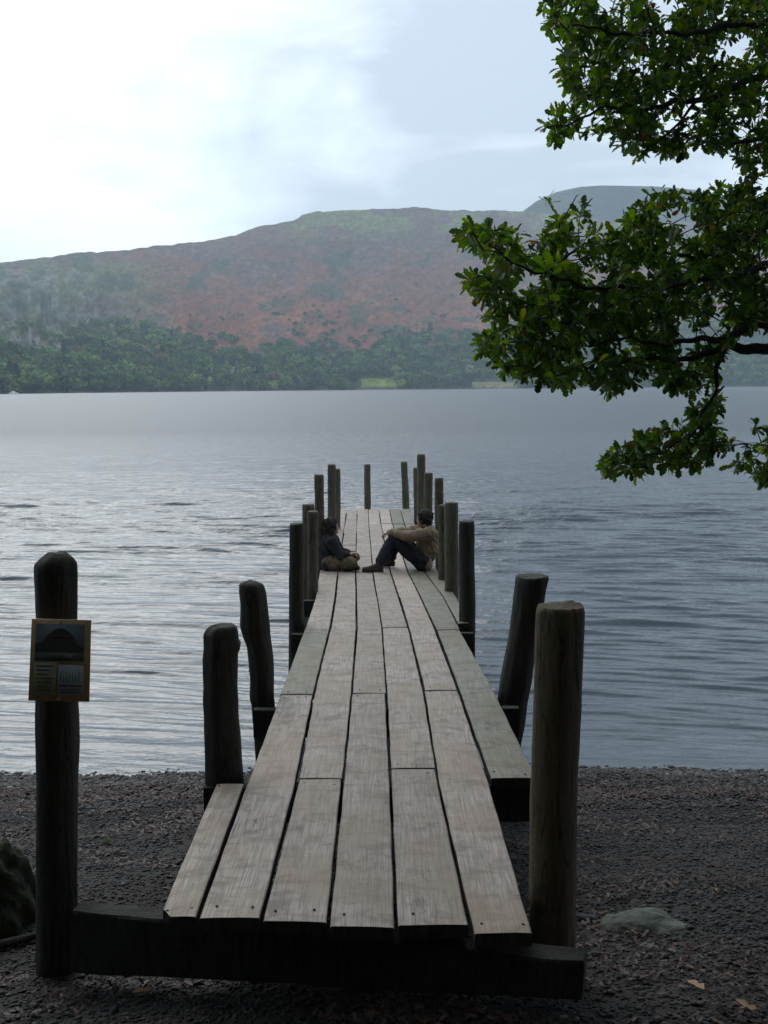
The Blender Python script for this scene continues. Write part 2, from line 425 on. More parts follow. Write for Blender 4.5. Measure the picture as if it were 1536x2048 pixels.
# beams under the boards
pa = P(158, 1812, D_SIGN+.01); pb = P(1170, 1910, 3.45)
o = box_between('beam', pa, pb, .235, .09, M_BEAM, jetty, .004, hb=.13)
o['label'] = 'heavy black front beam under the first boards'
def bearer(xl, xr, d, py):
    q = P(768, py, d); z = dz(q[1])-TH-.008
    a = P(xl, py, d); b = P(xr, py, d)
    box_between('beam', (a[0], q[1], z), (b[0], q[1], z), .17, .06, M_BEAM, jetty, .002)
bearer(408, 1085, 5.02, 1560); bearer(507, 1037, 6.47, 1390); bearer(583, 947, 9.05, 1262)
bearer(606, 915, 11.3, 1196); bearer(608, 892, 12.4, 1166); bearer(632, 886, 13.6, 1142); bearer(658, 866, 16.3, 1092); bearer(668, 840, 18.5, 1060); bearer(684, 822, 22.0, 1020)

# ------------------------------------------------------------------ notice on the post
M_BORD, nt, b = mat('faded_yellow_board'); b.inputs['Roughness'].default_value = .5
nt.links.new(ramp(nt, noise(nt, tc(nt), 30, 3), [(.35, (.42, .26, .11)), (.7, (.54, .37, .18))]), b.inputs['Base Color'])
def flat(name, rgb, ro=.5):
    m, nt, b = mat(name); b.inputs['Roughness'].default_value = ro
    nt.links.new(ramp(nt, noise(nt, tc(nt), 60, 3), [(.3, tuple(x*.85 for x in rgb)), (.7, tuple(min(1, x*1.1) for x in rgb))]), b.inputs['Base Color']); return m
SB = np.array([P(65, 1237, 3.84), P(183, 1240, 3.84), P(179, 1402, 3.84), P(58, 1400, 3.84)])
ys_ = SB[:, 1].mean(); 
def on_y(px, py, Y):
    q = ray(px, py); return CAM+(Y-CAM[1])/q[1]*q
YS = P(110, 1320, D_SIGN)[1]-.098
SB = np.array([on_y(65, 1237, YS), on_y(183, 1240, YS), on_y(179, 1402, YS), on_y(58, 1400, YS)])
def sbp(u, v, off=0):
    a = SB[0]*(1-u)+SB[1]*u; b = SB[3]*(1-u)+SB[2]*u
    p = a*(1-v)+b*v; return np.array([p[0], YS-off, p[2]])
def slab(name, pts, o0, o1, m, parent):
    """polygon in board coordinates, extruded from offset o0 to o1 in front of the board"""
    n = len(pts); V = [sbp(u, v, o1) for u, v in pts]+[sbp(u, v, o0) for u, v in pts]
    Fc = [tuple(range(n))[::-1], tuple(range(n, 2*n))]+[(i, (i+1) % n, n+(i+1) % n, n+i) for i in range(n)]
    return mk(name, V, Fc, m, parent, smooth=False)
notice = tag(empty('notice_board', sbp(.5, .5)), 'yellow-edged rectangular notice with a picture and small print fixed to the post', 'notice')
rc = lambda a, b, c, d: [(a, b), (c, b), (c, d), (a, d)]
slab('board', rc(0, 0, 1, 1), 0, .008, M_BORD, notice)
slab('picture', rc(.08, .05, .9, .50), .008, .010, flat('print_lake_blue', (.14, .18, .21)), notice)
arc = [(.25+.5*t, .22-.12*math.sin(math.pi*t)) for t in np.linspace(0, 1, 13)]+[(.78, .30), (.9, .34), (.9, .47), (.08, .47), (.08, .30), (.2, .27)]
slab('picture_hill', arc, .010, .0112, flat('print_dark_green', (.085, .09, .085)), notice)
slab('picture_band', rc(.34, .19, .66, .215), .0112, .0120, flat('print_rust', (.13, .06, .04)), notice)
slab('text_panel', rc(.08, .52, .45, .93), .008, .010, flat('print_cream', (.34, .33, .23)), notice)
slab('table_panel', rc(.48, .55, .9, .93), .008, .010, flat('print_pale_blue', (.40, .44, .47)), notice)
M_INK = flat('print_ink', (.06, .07, .06)); M_RED = flat('print_red', (.16, .04, .05))
slab('red_rule', rc(.5, .795, .88, .815), .010, .0112, M_RED, notice)
for k in range(7):
    slab('printed_line', rc(.11, .56+.05*k, .11+random.uniform(.2, .31), .575+.05*k), .010, .0108, M_INK, notice)
for k in range(7):
    slab('table_rule', rc(.52+.05*k, .63+.03*(k % 2), .53+.05*k, .77), .010, .0108, M_INK, notice)
slab('picture_water', rc(.08, .40, .9, .50), .0112, .0118, flat('print_grey', (.10, .11, .11)), notice)
slab('picture_boat', [(.55, .43), (.72, .43), (.69, .455), (.58, .455)], .0118, .0124, flat('print_pale', (.3, .3, .28)), notice)
for (a_, b_) in ((.5, .025), (.5, .972)):
    slab('screw', [(a_+.02*math.cos(q), b_+.012*math.sin(q)) for q in np.linspace(0, 6.283, 9)[:-1]], .008, .012, flat('dull_steel', (.4, .4, .38), .4), notice)
for k in range(2):
    slab('printed_line', rc(.52, .85+.035*k, .86, .86+.035*k), .010, .0108, M_INK, notice)

# ------------------------------------------------------------------ ground
xs = np.concatenate([np.linspace(-260, -14, 40)[:-1], np.linspace(-14, -5, 40)[:-1], np.linspace(-5, 5, 330)[:-1], np.linspace(5, 14, 40)[:-1], np.linspace(14, 260, 40)])
ysg = np.concatenate([np.linspace(-400, -12, 30)[:-1], np.linspace(-12, 2.8, 70)[:-1], np.linspace(2.8, 8.6, 290)[:-1], np.linspace(8.6, 40, 60)])
X, Y = np.meshgrid(xs, ysg)
Z = ground_z(X, Y)
M_GR, nt, b = mat('dark_gravel_soil'); o_ = tc(nt)
vor = nt.nodes.new('ShaderNodeTexVoronoi'); vor.inputs['Scale'].default_value = 55; nt.links.new(o_, vor.inputs['Vector'])
vor2 = nt.nodes.new('ShaderNodeTexVoronoi'); vor2.inputs['Scale'].default_value = 120; nt.links.new(o_, vor2.inputs['Vector'])
g1 = ramp(nt, noise(nt, o_, 2.2, 5, .6), [(.35, (.014, .012, .009)), (.65, (.026, .023, .018))])
cellr = nt.nodes.new('ShaderNodeSeparateColor'); nt.links.new(vor.outputs['Color'], cellr.inputs[0])
cel = ramp(nt, cellr.outputs[0], [(0, .45), (.6, 1.0), (1, 2.2)])
g1 = mix(nt, .8, g1, cel, 'MULTIPLY')
g1 = mix(nt, math_(nt, 'MULTIPLY', ramp(nt, noise(nt, o_, 1.3, 6, .7), [(.5, 0), (.62, 1)]), .75), g1, (.035, .018, .012))
nt.links.new(g1, b.inputs['Base Color']); b.inputs['Roughness'].default_value = .85
n1 = bump(nt, None, vor.outputs['Distance'], -.9, .02)
n1 = bump(nt, None, vor2.outputs['Distance'], -.7, .01, n1)
bump(nt, b, noise(nt, o_, 12, 6, .65), .7, .04, n1)
tag(mk('ground', np.stack([X.ravel(), Y.ravel(), Z.ravel()], 1), grid_faces(len(ysg), len(xs)), M_GR, centre=False), kind='structure')

# pebbles
ico_bm = bmesh.new(); bmesh.ops.create_icosphere(ico_bm, subdivisions=1, radius=1)
IV = np.array([v.co[:] for v in ico_bm.verts]); IF = np.array([[v.index for v in f.verts] for f in ico_bm.faces]); ico_bm.free()
def scatter(TV, TF, pos, rotm, scl, cols=None):
    n = len(pos); V = (TV[None]*scl[:, None, :]) @ np.transpose(rotm, (0, 2, 1)) + pos[:, None, :]
    Fc = (TF[None]+(np.arange(n)*len(TV))[:, None, None]).reshape(-1, TF.shape[1])
    c = np.repeat(cols, len(TV), axis=0) if cols is not None else None
    return V.reshape(-1, 3), Fc, c
def rand_rot(n, tilt=math.pi, r=rng):
    a = r.uniform(0, 2*np.pi, n); b = r.uniform(-tilt, tilt, n); g = r.uniform(0, 2*np.pi, n)
    ca, sa, cb, sb, cg, sg = np.cos(a), np.sin(a), np.cos(b), np.sin(b), np.cos(g), np.sin(g)
    Rz = np.zeros((n, 3, 3)); Rz[:, 0, 0] = ca; Rz[:, 0, 1] = -sa; Rz[:, 1, 0] = sa; Rz[:, 1, 1] = ca; Rz[:, 2, 2] = 1
    Rx = np.zeros((n, 3, 3)); Rx[:, 0, 0] = 1; Rx[:, 1, 1] = cb; Rx[:, 1, 2] = -sb; Rx[:, 2, 1] = sb; Rx[:, 2, 2] = cb
    Rz2 = np.zeros((n, 3, 3)); Rz2[:, 0, 0] = cg; Rz2[:, 0, 1] = -sg; Rz2[:, 1, 0] = sg; Rz2[:, 1, 1] = cg; Rz2[:, 2, 2] = 1
    return Rz @ Rx @ Rz2
M_PEB, nt, b = mat('lake_pebble'); nt.links.new(attr(nt), b.inputs['Base Color']); b.inputs['Roughness'].default_value = .6; b.inputs['Specular IOR Level'].default_value = .3
npb = 120000
py_ = np.concatenate([rng.uniform(6.2, 8.25, 50000), rng.uniform(2.9, 8.2, 70000)]); px_ = rng.uniform(-1, 1, npb)*(py_*.40+.4)
sz = np.where(py_ > 6.6, rng.lognormal(math.log(.0100), .34, npb), rng.lognormal(math.log(.0058), .38, npb))
S = np.stack([sz*rng.uniform(.8, 1.6, npb), sz*rng.uniform(.7, 1.1, npb), sz*rng.uniform(.35, .65, npb)], 1)
gry = np.where(py_ > 6.9, 1.5, .8)*rng.lognormal(math.log(.022), .7, npb); hue = rng.uniform(-.02, .34, npb)
cl = np.stack([gry*(1+hue*.8), gry, gry*(1-hue*.8)], 1)
pos = np.stack([px_, py_, ground_z(px_, py_)+S[:, 2]*.35], 1)
V, Fc, c = scatter(IV, IF, pos, rand_rot(npb, .35), S, cl)
tag(mk('pebbles', V, Fc, M_PEB, col=c, centre=False), 'small dark pebbles covering the lake shore', 'pebbles', kind='stuff')

# fallen leaves and drift line
def leaf_template(lobed=True):
    rows = [(0, .012), (.12, .03), (.22, .11), (.29, .065), (.40, .18), (.48, .11), (.60, .25), (.69, .15), (.80, .21), (.92, .12), (1.0, .02)]
    V = []; 
    for t, w in rows:
        z = -.18*t*t
        V += [(-w, t, z+w*.35), (0, t, z), (w, t, z+w*.35)]
    V = np.array(V); V[:, 1] += .12*0; Fc = []
    for i in range(len(rows)-1):
        a = i*3; Fc += [(a, a+1, a+4, a+3), (a+1, a+2, a+5, a+4)]
    return V, np.array(Fc)
LV, LF = leaf_template()
def simple_leaf():
    rows = [(0, .02), (.3, .22), (.55, .12), (.75, .26), (1, .02)]
    V = []
    for t, w in rows: V += [(-w, t, w*.4), (0, t, 0), (w, t, w*.3)]
    Fc = []
    for i in range(len(rows)-1):
        a = i*3; Fc += [(a, a+1, a+4, a+3), (a+1, a+2, a+5, a+4)]
    return np.array(V), np.array(Fc)
LV2, LF2 = simple_leaf()
M_LIT, nt, b = mat('dead_leaf'); nt.links.new(attr(nt), b.inputs['Base Color']); b.inputs['Roughness'].default_value = .6
nl = 30000
yy = np.concatenate([6.95+rng.normal(0, .12, 13000), rng.uniform(3.0, 7.2, 17000)]); xx = rng.uniform(-1, 1, nl)*(yy*.40+.3)
yy[:13000] += .12*np.sin(xx[:13000]*1.7)-.05*xx[:13000]*0 - .35*(rng.uniform(0, 1, 13000) < .35)
keep = fbm(xx*1.5, yy*3, 3, 44) > np.where(np.arange(nl) < 13000, .40, .5)
xx, yy = xx[keep], yy[keep]; nl = len(xx)
s = rng.uniform(.016, .042, nl)
pal = np.array([(.10, .04, .02), (.06, .025, .015), (.15, .075, .03), (.045, .02, .014), (.22, .15, .07)])
cl = pal[rng.choice(5, nl, p=[.28, .32, .08, .31, .01])]*rng.uniform(.45, 1.0, (nl, 1))
V, Fc, c = scatter(LV2, LF2, np.stack([xx, yy, ground_z(xx, yy)+.012], 1), rand_rot(nl, .6), np.stack([s, s, s], 1), cl)
tag(mk('leaf_litter', V, Fc, M_LIT, col=c, centre=False), 'brown dead leaves and drift washed along the shore', 'leaf litter', kind='stuff')
# single bigger leaves that catch the eye
for (lx, ly, lab) in ((265, 1995, 'pale curled fallen leaf left of the front beam'), (1375, 1972, 'pale fallen leaf right of the round post'), (1470, 2010, 'ochre fallen leaf on the gravel near the bottom right corner')):
    q = ray(lx, ly); k = 3.3
    for _ in range(30):
        p = CAM+k*q; k += (p[2]-float(ground_z(p[0], p[1])))*.9
    V = (LV2*[.075, .075, .09])@rand_rot(1, .4)[0].T + p + [0, 0, .02]
    tag(mk('fallen_leaf', V, LF2, M_LIT, col=np.tile([[.38, .24, .13]], (len(V), 1))), lab, 'leaf', 'fallen leaves on the gravel')

# flat rock, mossy boulder, root, plant
def ground_hit(px, py):
    q = ray(px, py); k = 3.0
    for _ in range(60):
        p = CAM+k*q; k += (p[2]-float(ground_z(p[0], p[1])))*.8
    return p
def rock(name, c, rad, mt, seed, sub=4, amp=.35):
    bm = bmesh.new(); bmesh.ops.create_icosphere(bm, subdivisions=sub, radius=1)
    V = np.array([v.co[:] for v in bm.verts]); Fc = np.array([[v.index for v in f.verts] for f in bm.faces]); bm.free()
    n = fbm(V[:, 0]*1.5+seed, V[:, 1]*1.5+V[:, 2]*1.3, 4, seed)-.5
    n2 = fbm(V[:, 0]*6+seed, V[:, 1]*6+V[:, 2]*5, 3, seed+3)-.5
    V = V*(1+amp*n+.12*n2)[:, None]*np.array(rad)+np.array(c)
    return mk(name, V, Fc, mt)
M_ROCK, nt, b = mat('grey_green_rock'); o_ = tc(nt)
nt.links.new(ramp(nt, noise(nt, o_, 9, 6, .65), [(.3, (.07, .08, .065)), (.6, (.15, .165, .135)), (.8, (.22, .23, .19))]), b.inputs['Base Color']); b.inputs['Roughness'].default_value = .85
bump(nt, b, noise(nt, o_, 25, 6, .65), .8, .02)
c = ground_hit(1290, 1858); tag(rock('rock', (c[0], c[1]+.05, c[2]-.035), (.195, .14, .075), M_ROCK, 3, 5, .6), 'low flat grey-green rock half buried in the gravel right of the round post', 'rock')
M_MOSS, nt, b = mat('mossy_bark'); o_ = tc(nt)
nt.links.new(ramp(nt, noise(nt, o_, 12, 6, .65), [(.35, (.018, .016, .010)), (.6, (.05, .055, .02)), (.8, (.10, .10, .03))]), b.inputs['Base Color']); b.inputs['Roughness'].default_value = .9
bump(nt, b, noise(nt, o_, 40, 6, .7), 1, .03)
c = ground_hit(-10, 1860); tag(rock('mossy_stump', (c[0]-.03, c[1]+.10, c[2]+.04), (.15, .2, .28), M_MOSS, 8, 5, 1.1), 'dark mossy stump at the left edge of the beach', 'stump')
a = ground_hit(-20, 1905)+[0, 0, .02]; bq = ground_hit(70, 1880)+[0, 0, .02]; cq = ground_hit(40, 1893)+[0, 0, .03]
def tube(pts, rad, seg=8):
    pts = np.array(pts, float); n = len(pts); V = []
    for i in range(n):
        t = pts[min(i+1, n-1)]-pts[max(i-1, 0)]; t = t/(np.linalg.norm(t)+1e-9)
        s_ = np.cross(t, [0.13, 0.2, 1]); s_ /= np.linalg.norm(s_)+1e-9; w = np.cross(t, s_)
        th = np.linspace(0, 2*np.pi, seg, endpoint=False)
        V.append(pts[i]+rad[i]*(np.cos(th)[:, None]*s_+np.sin(th)[:, None]*w))
    V = np.concatenate(V); i = np.arange(n-1)[:, None]; j = np.arange(seg)[None]
    A = (i*seg+j).ravel(); B = (i*seg+(j+1) % seg).ravel()
    return V, np.stack([A, B, B+seg, A+seg], 1)
V, Fc = tube([a, cq, bq, bq+[.12, .02, -.01]], [.022, .019, .014, .006]); tag(mk('tree_root', V, Fc, M_POST), 'dark root creeping over the gravel beside the notice post', 'root')
V, Fc = tube([ground_hit(55, 1772)+[0, 0, .03], ground_hit(100, 1745)+[0, 0, .10]], [.008, .004], 6)
M_TWIG, nt, b = mat('pale_twig'); b.inputs['Base Color'].default_value = (.24, .22, .17, 1); b.inputs['Roughness'].default_value = .8
tag(mk('stick', V, Fc, M_TWIG), 'pale thin stick leaning behind the notice post', 'stick')

# ------------------------------------------------------------------ foliage
def leaf_mat(name, trans=.45):
    m, nt, b = mat(name); cc = attr(nt); nt.links.new(cc, b.inputs['Base Color']); b.inputs['Roughness'].default_value = .42
    tr = nt.nodes.new('ShaderNodeBsdfTranslucent'); g = nt.nodes.new('ShaderNodeHueSaturation')
    g.inputs['Hue'].default_value = .485; g.inputs['Saturation'].default_value = 1.15; g.inputs['Value'].default_value = 1.9; nt.links.new(cc, g.inputs['Color']); nt.links.new(g.outputs[0], tr.inputs['Color'])
    mx = nt.nodes.new('ShaderNodeMixShader'); mx.inputs[0].default_value = trans
    nt.links.new(b.outputs[0], mx.inputs[1]); nt.links.new(tr.outputs[0], mx.inputs[2])
    nt.links.new(mx.outputs[0], nt.nodes['Material Output'].inputs['Surface']); return m
M_LEAF = leaf_mat('oak_leaf', .5); M_LEAF2 = leaf_mat('shade_leaf', .12)
def pin(poly, x, y):
    ins = np.zeros(len(x), bool); n = len(poly)
    for i in range(n):
        x1, y1 = poly[i]; x2, y2 = poly[(i+1) % n]
        if y1 == y2: continue
        c = ((y1 > y) != (y2 > y)) & (x < (x2-x1)*(y-y1)/(y2-y1)+x1); ins ^= c
    return ins
PU = [(1095, -60), (1085, 20), (1088, 60), (1115, 70), (1150, 80), (1125, 115), (1120, 150), (1145, 190), (1165, 205), (1120, 225), (1078, 255), (1100, 285), (1130, 268), (1170, 262), (1235, 275), (1262, 315), (1300, 318), (1350, 315), (1400, 285), (1450, 305), (1480, 330), (1490, 375), (1620, 370), (1620, -60)]
PM = [(925, 462), (945, 450), (1005, 462), (1050, 462), (1090, 440), (1095, 398), (1120, 385), (1165, 385), (1172, 425), (1195, 462), (1225, 468), (1262, 430), (1285, 405), (1320, 382), (1400, 395), (1470, 368), (1620, 360), (1620, 655), (1500, 655), (1450, 690), (1432, 720), (1425, 770), (1440, 800), (1400, 815), (1372, 775), (1325, 778), (1260, 762), (1215, 785), (1190, 755), (1130, 770), (1065, 752), (1045, 758), (985, 722), (965, 690), (985, 640), (985, 600), (935, 572), (940, 555), (990, 540), (1000, 515), (950, 500), (925, 480)]
PL = [(1385, 770), (1440, 765), (1432, 830), (1430, 870), (1470, 885), (1500, 852), (1620, 845), (1620, 960), (1530, 970), (1500, 940), (1460, 955), (1400, 928), (1340, 940), (1300, 918), (1268, 958), (1252, 940), (1208, 945), (1215, 905), (1255, 898), (1290, 860), (1370, 848), (1390, 820)]
HOLE = [(1195, 560, 25), (1430, 655, 35), (1250, 690, 22), (1365, 660, 22), (1330, 240, 22), (1500, 115, 16), (1380, 225, 20), (1270, 120, 12), (1140, 500, 16), (1180, 610, 18), (1120, 150, 10), (1440, 600, 15), (1300, 740, 12), (1330, 880, 14), (1400, 905, 14)]
def dlimb(px): return 6.2-(1536-px)/600*.9
limbs = [  # (photo x, y, radius in m)
 [(1700, 720, .06), (1536, 696, .040), (1452, 692, .032), (1427, 709, .026), (1350, 717, .015), (1270, 722, .010), (1190, 715, .007)],
 [(1700, 690, .05), (1536, 649, .034), (1495, 653, .030), (1444, 675, .024), (1392, 683, .018), (1341, 687, .013), (1260, 680, .009), (1150, 690, .006), (1050, 680, .004)],
 [(1448, 700, .022), (1431, 734, .018), (1435, 777, .014), (1405, 820, .011), (1388, 865, .009), (1330, 908, .007), (1262, 915, .004)],
 [(1392, 868, .006), (1440, 895, .005), (1500, 885, .004), (1536, 880, .003)],
 [(1700, 520, .05), (1536, 534, .028), (1457, 551, .024), (1384, 563, .020), (1264, 580, .016), (1179, 572, .013), (1110, 559, .010), (1051, 534, .008), (1000, 508, .006), (948, 476, .003)],
 [(1700, 440, .04), (1536, 474, .02), (1457, 487, .016), (1384, 516, .013), (1307, 508, .009), (1230, 490, .006)],
 [(1108, 556, .007), (1102, 521, .006), (1110, 470, .005), (1135, 425, .004), (1155, 390, .003)],
 [(1264, 580, .010), (1180, 640, .008), (1090, 660, .006), (1010, 690, .004)],
 [(1700, 170, .05), (1536, 150, .028), (1400, 200, .020), (1300, 215, .013), (1200, 220, .009), (1120, 250, .005), (1080, 262, .003)],
 [(1700, 10, .05), (1536, 40, .024), (1420, 60, .017), (1300, 70, .012), (1200, 60, .008), (1110, 50, .004)],
 [(1400, 200, .012), (1340, 260, .008), (1290, 300, .004)],
 [(1700, 300, .04), (1536, 280, .018), (1460, 290, .012), (1400, 262, .006)]]
oak = tag(empty('oak_tree', (4.6, 6.0, float(ground_z(4.6, 6.0)))), 'leafy green oak whose lobed-leaf boughs hang over the lake from the right', 'tree')
nodes = []; Vs = []; Fs = []; nb = 0
def addtube(pts, rad, seg=8):
    global nb
    V, Fc = tube(pts, rad, seg); Vs.append(V); Fs.append(Fc+nb); nb += len(V)
for li, L_ in enumerate(limbs):
    pts = []; rr = []
    off = [-.25, -.35, -.2, -.1, -.4, -.1, -.3, -.5, -.2, -.4, -.2, .0][li]
    for i in range(len(L_)-1):
        for t in np.linspace(0, 1, 8, endpoint=False):
            x = L_[i][0]*(1-t)+L_[i+1][0]*t; y = L_[i][1]*(1-t)+L_[i+1][1]*t; r_ = L_[i][2]*(1-t)+L_[i+1][2]*t
            q = P(x, y, dlimb(x)+off); q = q+np.array([0, 0, .012*math.sin(x*.045+li*2)+.006*math.sin(x*.13+li)])
            pts.append(q); rr.append(r_)
    pts.append(P(L_[-1][0], L_[-1][1], dlimb(L_[-1][0])+off)); rr.append(L_[-1][2])
    if L_[0][0] == 1700:                       # on to the trunk
        base = np.array([4.6, 6.0, max(1.6, min(4.6, pts[0][2]*.8+.3))])
        pts = [base*(1-t)+pts[0]*t for t in (0, .25, .5, .75)]+pts; rr = [.10, .085, .075, .065]+rr
    rr = [q*.8 for q in rr]; addtube(pts, rr)
    nodes += [p for p, r_ in zip(pts, rr) if r_ < .04]
mk('limb', np.concatenate(Vs), np.concatenate(Fs), M_POST, oak)
gz = float(ground_z(4.6, 6.0))
tp = [(4.6+.15*math.sin(t*2), 6.0, gz-.3+t*9) for t in np.linspace(0, 1, 14)]
V, Fc = tube(tp, [.42, .34, .31, .30, .29, .27, .25, .23, .20, .17, .14, .11, .08, .05], 18); mk('trunk', V, Fc, M_POST, oak)

def clusters(poly, n, r):
    out = []
    xs_ = np.array([p[0] for p in poly]); ys_ = np.array([p[1] for p in poly])
    while len(out) < n:
        x = r.uniform(xs_.min(), xs_.max(), 400); y = r.uniform(ys_.min(), ys_.max(), 400)
        ok = pin(poly, x, y)
        for (hx, hy, hr) in HOLE: ok &= ((x-hx)**2+(y-hy)**2 > hr*hr*(.6+.8*r.uniform(0, 1, 400)))
        ok &= fbm(x/38., y/38., 2, 77) > .35
        out += list(zip(x[ok], y[ok]))
    return out[:n]
cl3 = []
for poly, n, dm in ((PU, 1300, .35), (PM, 1950, .35), (PL, 320, .2)):
    for (x, y) in clusters(poly, n, rng):
        cl3.append(P(x, y, dlimb(x)+rng.normal(.1, dm)))
cl3 = np.array(cl3); nodes = np.array(nodes)
# connect each leaf cluster to the nearest wood already there
dmin = np.min(np.linalg.norm(cl3[:, None]-nodes[None], axis=2), axis=1)
order = np.argsort(dmin); NP = nodes.copy(); tw_v = []; tw_f = []; nb2 = 0; tips = []
for i in order:
    c = cl3[i]; dd = np.linalg.norm(NP-c, axis=1); j = int(np.argmin(dd)); a = NP[j]
    L0 = dd[j]
    mid = (a+c)/2+rng.normal(0, .06, 3)*L0+np.array([0, 0, .08*L0])
    pts = [a, mid, c]; V, Fc = tube(pts, [.0045 if L0 > .2 else .0032, .003, .0014], 5)
    tw_v.append(V); tw_f.append(Fc+nb2); nb2 += len(V)
    NP = np.vstack([NP, mid[None], c[None]])
    d_ = (c-a)/(L0+1e-6); tips.append((c, d_, mid))
mk('twigs', np.concatenate(tw_v), np.concatenate(tw_f), M_POST, oak)
# leaves: rosettes at tips and a few along the twig
pos = []; dirs = []
for (c, d_, m_) in tips:
    k = rng.integers(4, 8)
    for _ in range(k):
        v = d_*.35+rng.normal(0, .75, 3)+np.array([0, 0, -.18]); v /= np.linalg.norm(v)
        pos.append(c+rng.normal(0, .006, 3)); dirs.append(v)
    for _ in range(2):
        t = rng.uniform(0, .9); v = rng.normal(0, 1, 3)+d_*.6; v /= np.linalg.norm(v)
        pos.append(m_*(1-t)+c*t); dirs.append(v)
pos = np.array(pos); dirs = np.array(dirs); n = len(pos)
def frames(dirs, r, flat=.8):
    # leaf blade mostly faces up, with a lot of scatter
    upv = r.normal(0, flat, (len(dirs), 3))+np.array([0, 0, 1.0]); s_ = np.cross(dirs, upv); s_ /= np.linalg.norm(s_, axis=1)[:, None]+1e-9
    w = np.cross(s_, dirs); return np.stack([s_, dirs, w], axis=2)
sz = rng.uniform(.036, .082, n)*np.where(rng.uniform(0,1,n) < .15, .7, 1)
S = np.stack([sz*rng.uniform(.85, 1.2, n), sz, sz*rng.uniform(.4, 1.4, n)], 1)
base = np.array([(.055, .125, .018), (.075, .155, .020), (.035, .085, .016), (.12, .17, .022), (.15, .14, .03), (.14, .07, .03)])
ci = rng.choice(6, n, p=[.36, .28, .22, .120, .015, .005])
cl = .88*base[ci]*rng.uniform(.5, 1.45, (n, 1))
V, Fc, c = scatter(LV, LF, pos, frames(dirs, rng), S, cl)
mk('foliage', V, Fc, M_LEAF, oak, col=c, smooth=False)
# the crown above and behind the camera that shades the beach
n = 60000
ox = rng.uniform(-10, 11, n); oy = rng.uniform(-12, 7.8, n); oz = H+1.6+np.maximum(oy, 0)*.52+rng.uniform(0, 1, n)**1.3*3.8
kp = (fbm(ox*.8, oy*.8, 3, 91) > .33) & ((oy < 6) | (ox > 0.5))
pos = np.stack([ox, oy, oz], 1)[kp]; n = len(pos)
v = rng.normal(0, 1, (n, 3)); v /= np.linalg.norm(v, axis=1)[:, None]
sz = rng.uniform(.16, .30, n); cl = base[rng.choice(3, n)]*rng.uniform(.7, 1.2, (n, 1))
V, Fc, c = scatter(LV2, LF2, pos, frames(v, rng), np.stack([sz*1.2, sz, sz], 1), cl)
mk('foliage', V, Fc, M_LEAF2, oak, col=c, smooth=False)
# unseen woods added behind the viewer to block light from the rear
n = 30000
th = rng.uniform(R(165), R(375), n); rad = rng.uniform(9, 20, n)
wx = rad*np.cos(th)*1.5; wy = rad*np.sin(th)-1.5; wz = np.maximum(ground_z(wx, wy), 0)+rng.uniform(0, 1, n)**.9*17
pos = np.stack([wx, wy, wz], 1)[wy < 4.0]; n = len(pos)
v = rng.normal(0, 1, (n, 3)); v /= np.linalg.norm(v, axis=1)[:, None]
sz = rng.uniform(.5, 1.0, n); cl = base[rng.choice(3, n)]*rng.uniform(.5, .9, (n, 1))
V, Fc, c = scatter(LV2, LF2, pos, frames(v, rng, 1.2), np.stack([sz*1.3, sz, sz], 1), cl)
tag(mk('woodland', V, Fc, M_LEAF2, col=c, smooth=False, centre=False), 'unseen woodland added behind the viewer to block light from the rear', 'woodland', kind='stuff')
# little green plant on the shingle
pc = ground_hit(215, 1690); v = rng.normal(0, .6, (9, 3))+[0, 0, .9]; v /= np.linalg.norm(v, axis=1)[:, None]
sz = rng.uniform(.025, .045, 9)
V, Fc, c = scatter(LV2, LF2, np.tile(pc, (9, 1))+rng.normal(0, .004, (9, 3)), frames(v, rng), np.stack([sz, sz, sz], 1), np.tile([[.05, .09, .02]], (9, 1)))
tag(mk('plant', V, Fc, M_LEAF, col=c, smooth=False), 'small green seedling on the shingle left of the boards', 'plant')

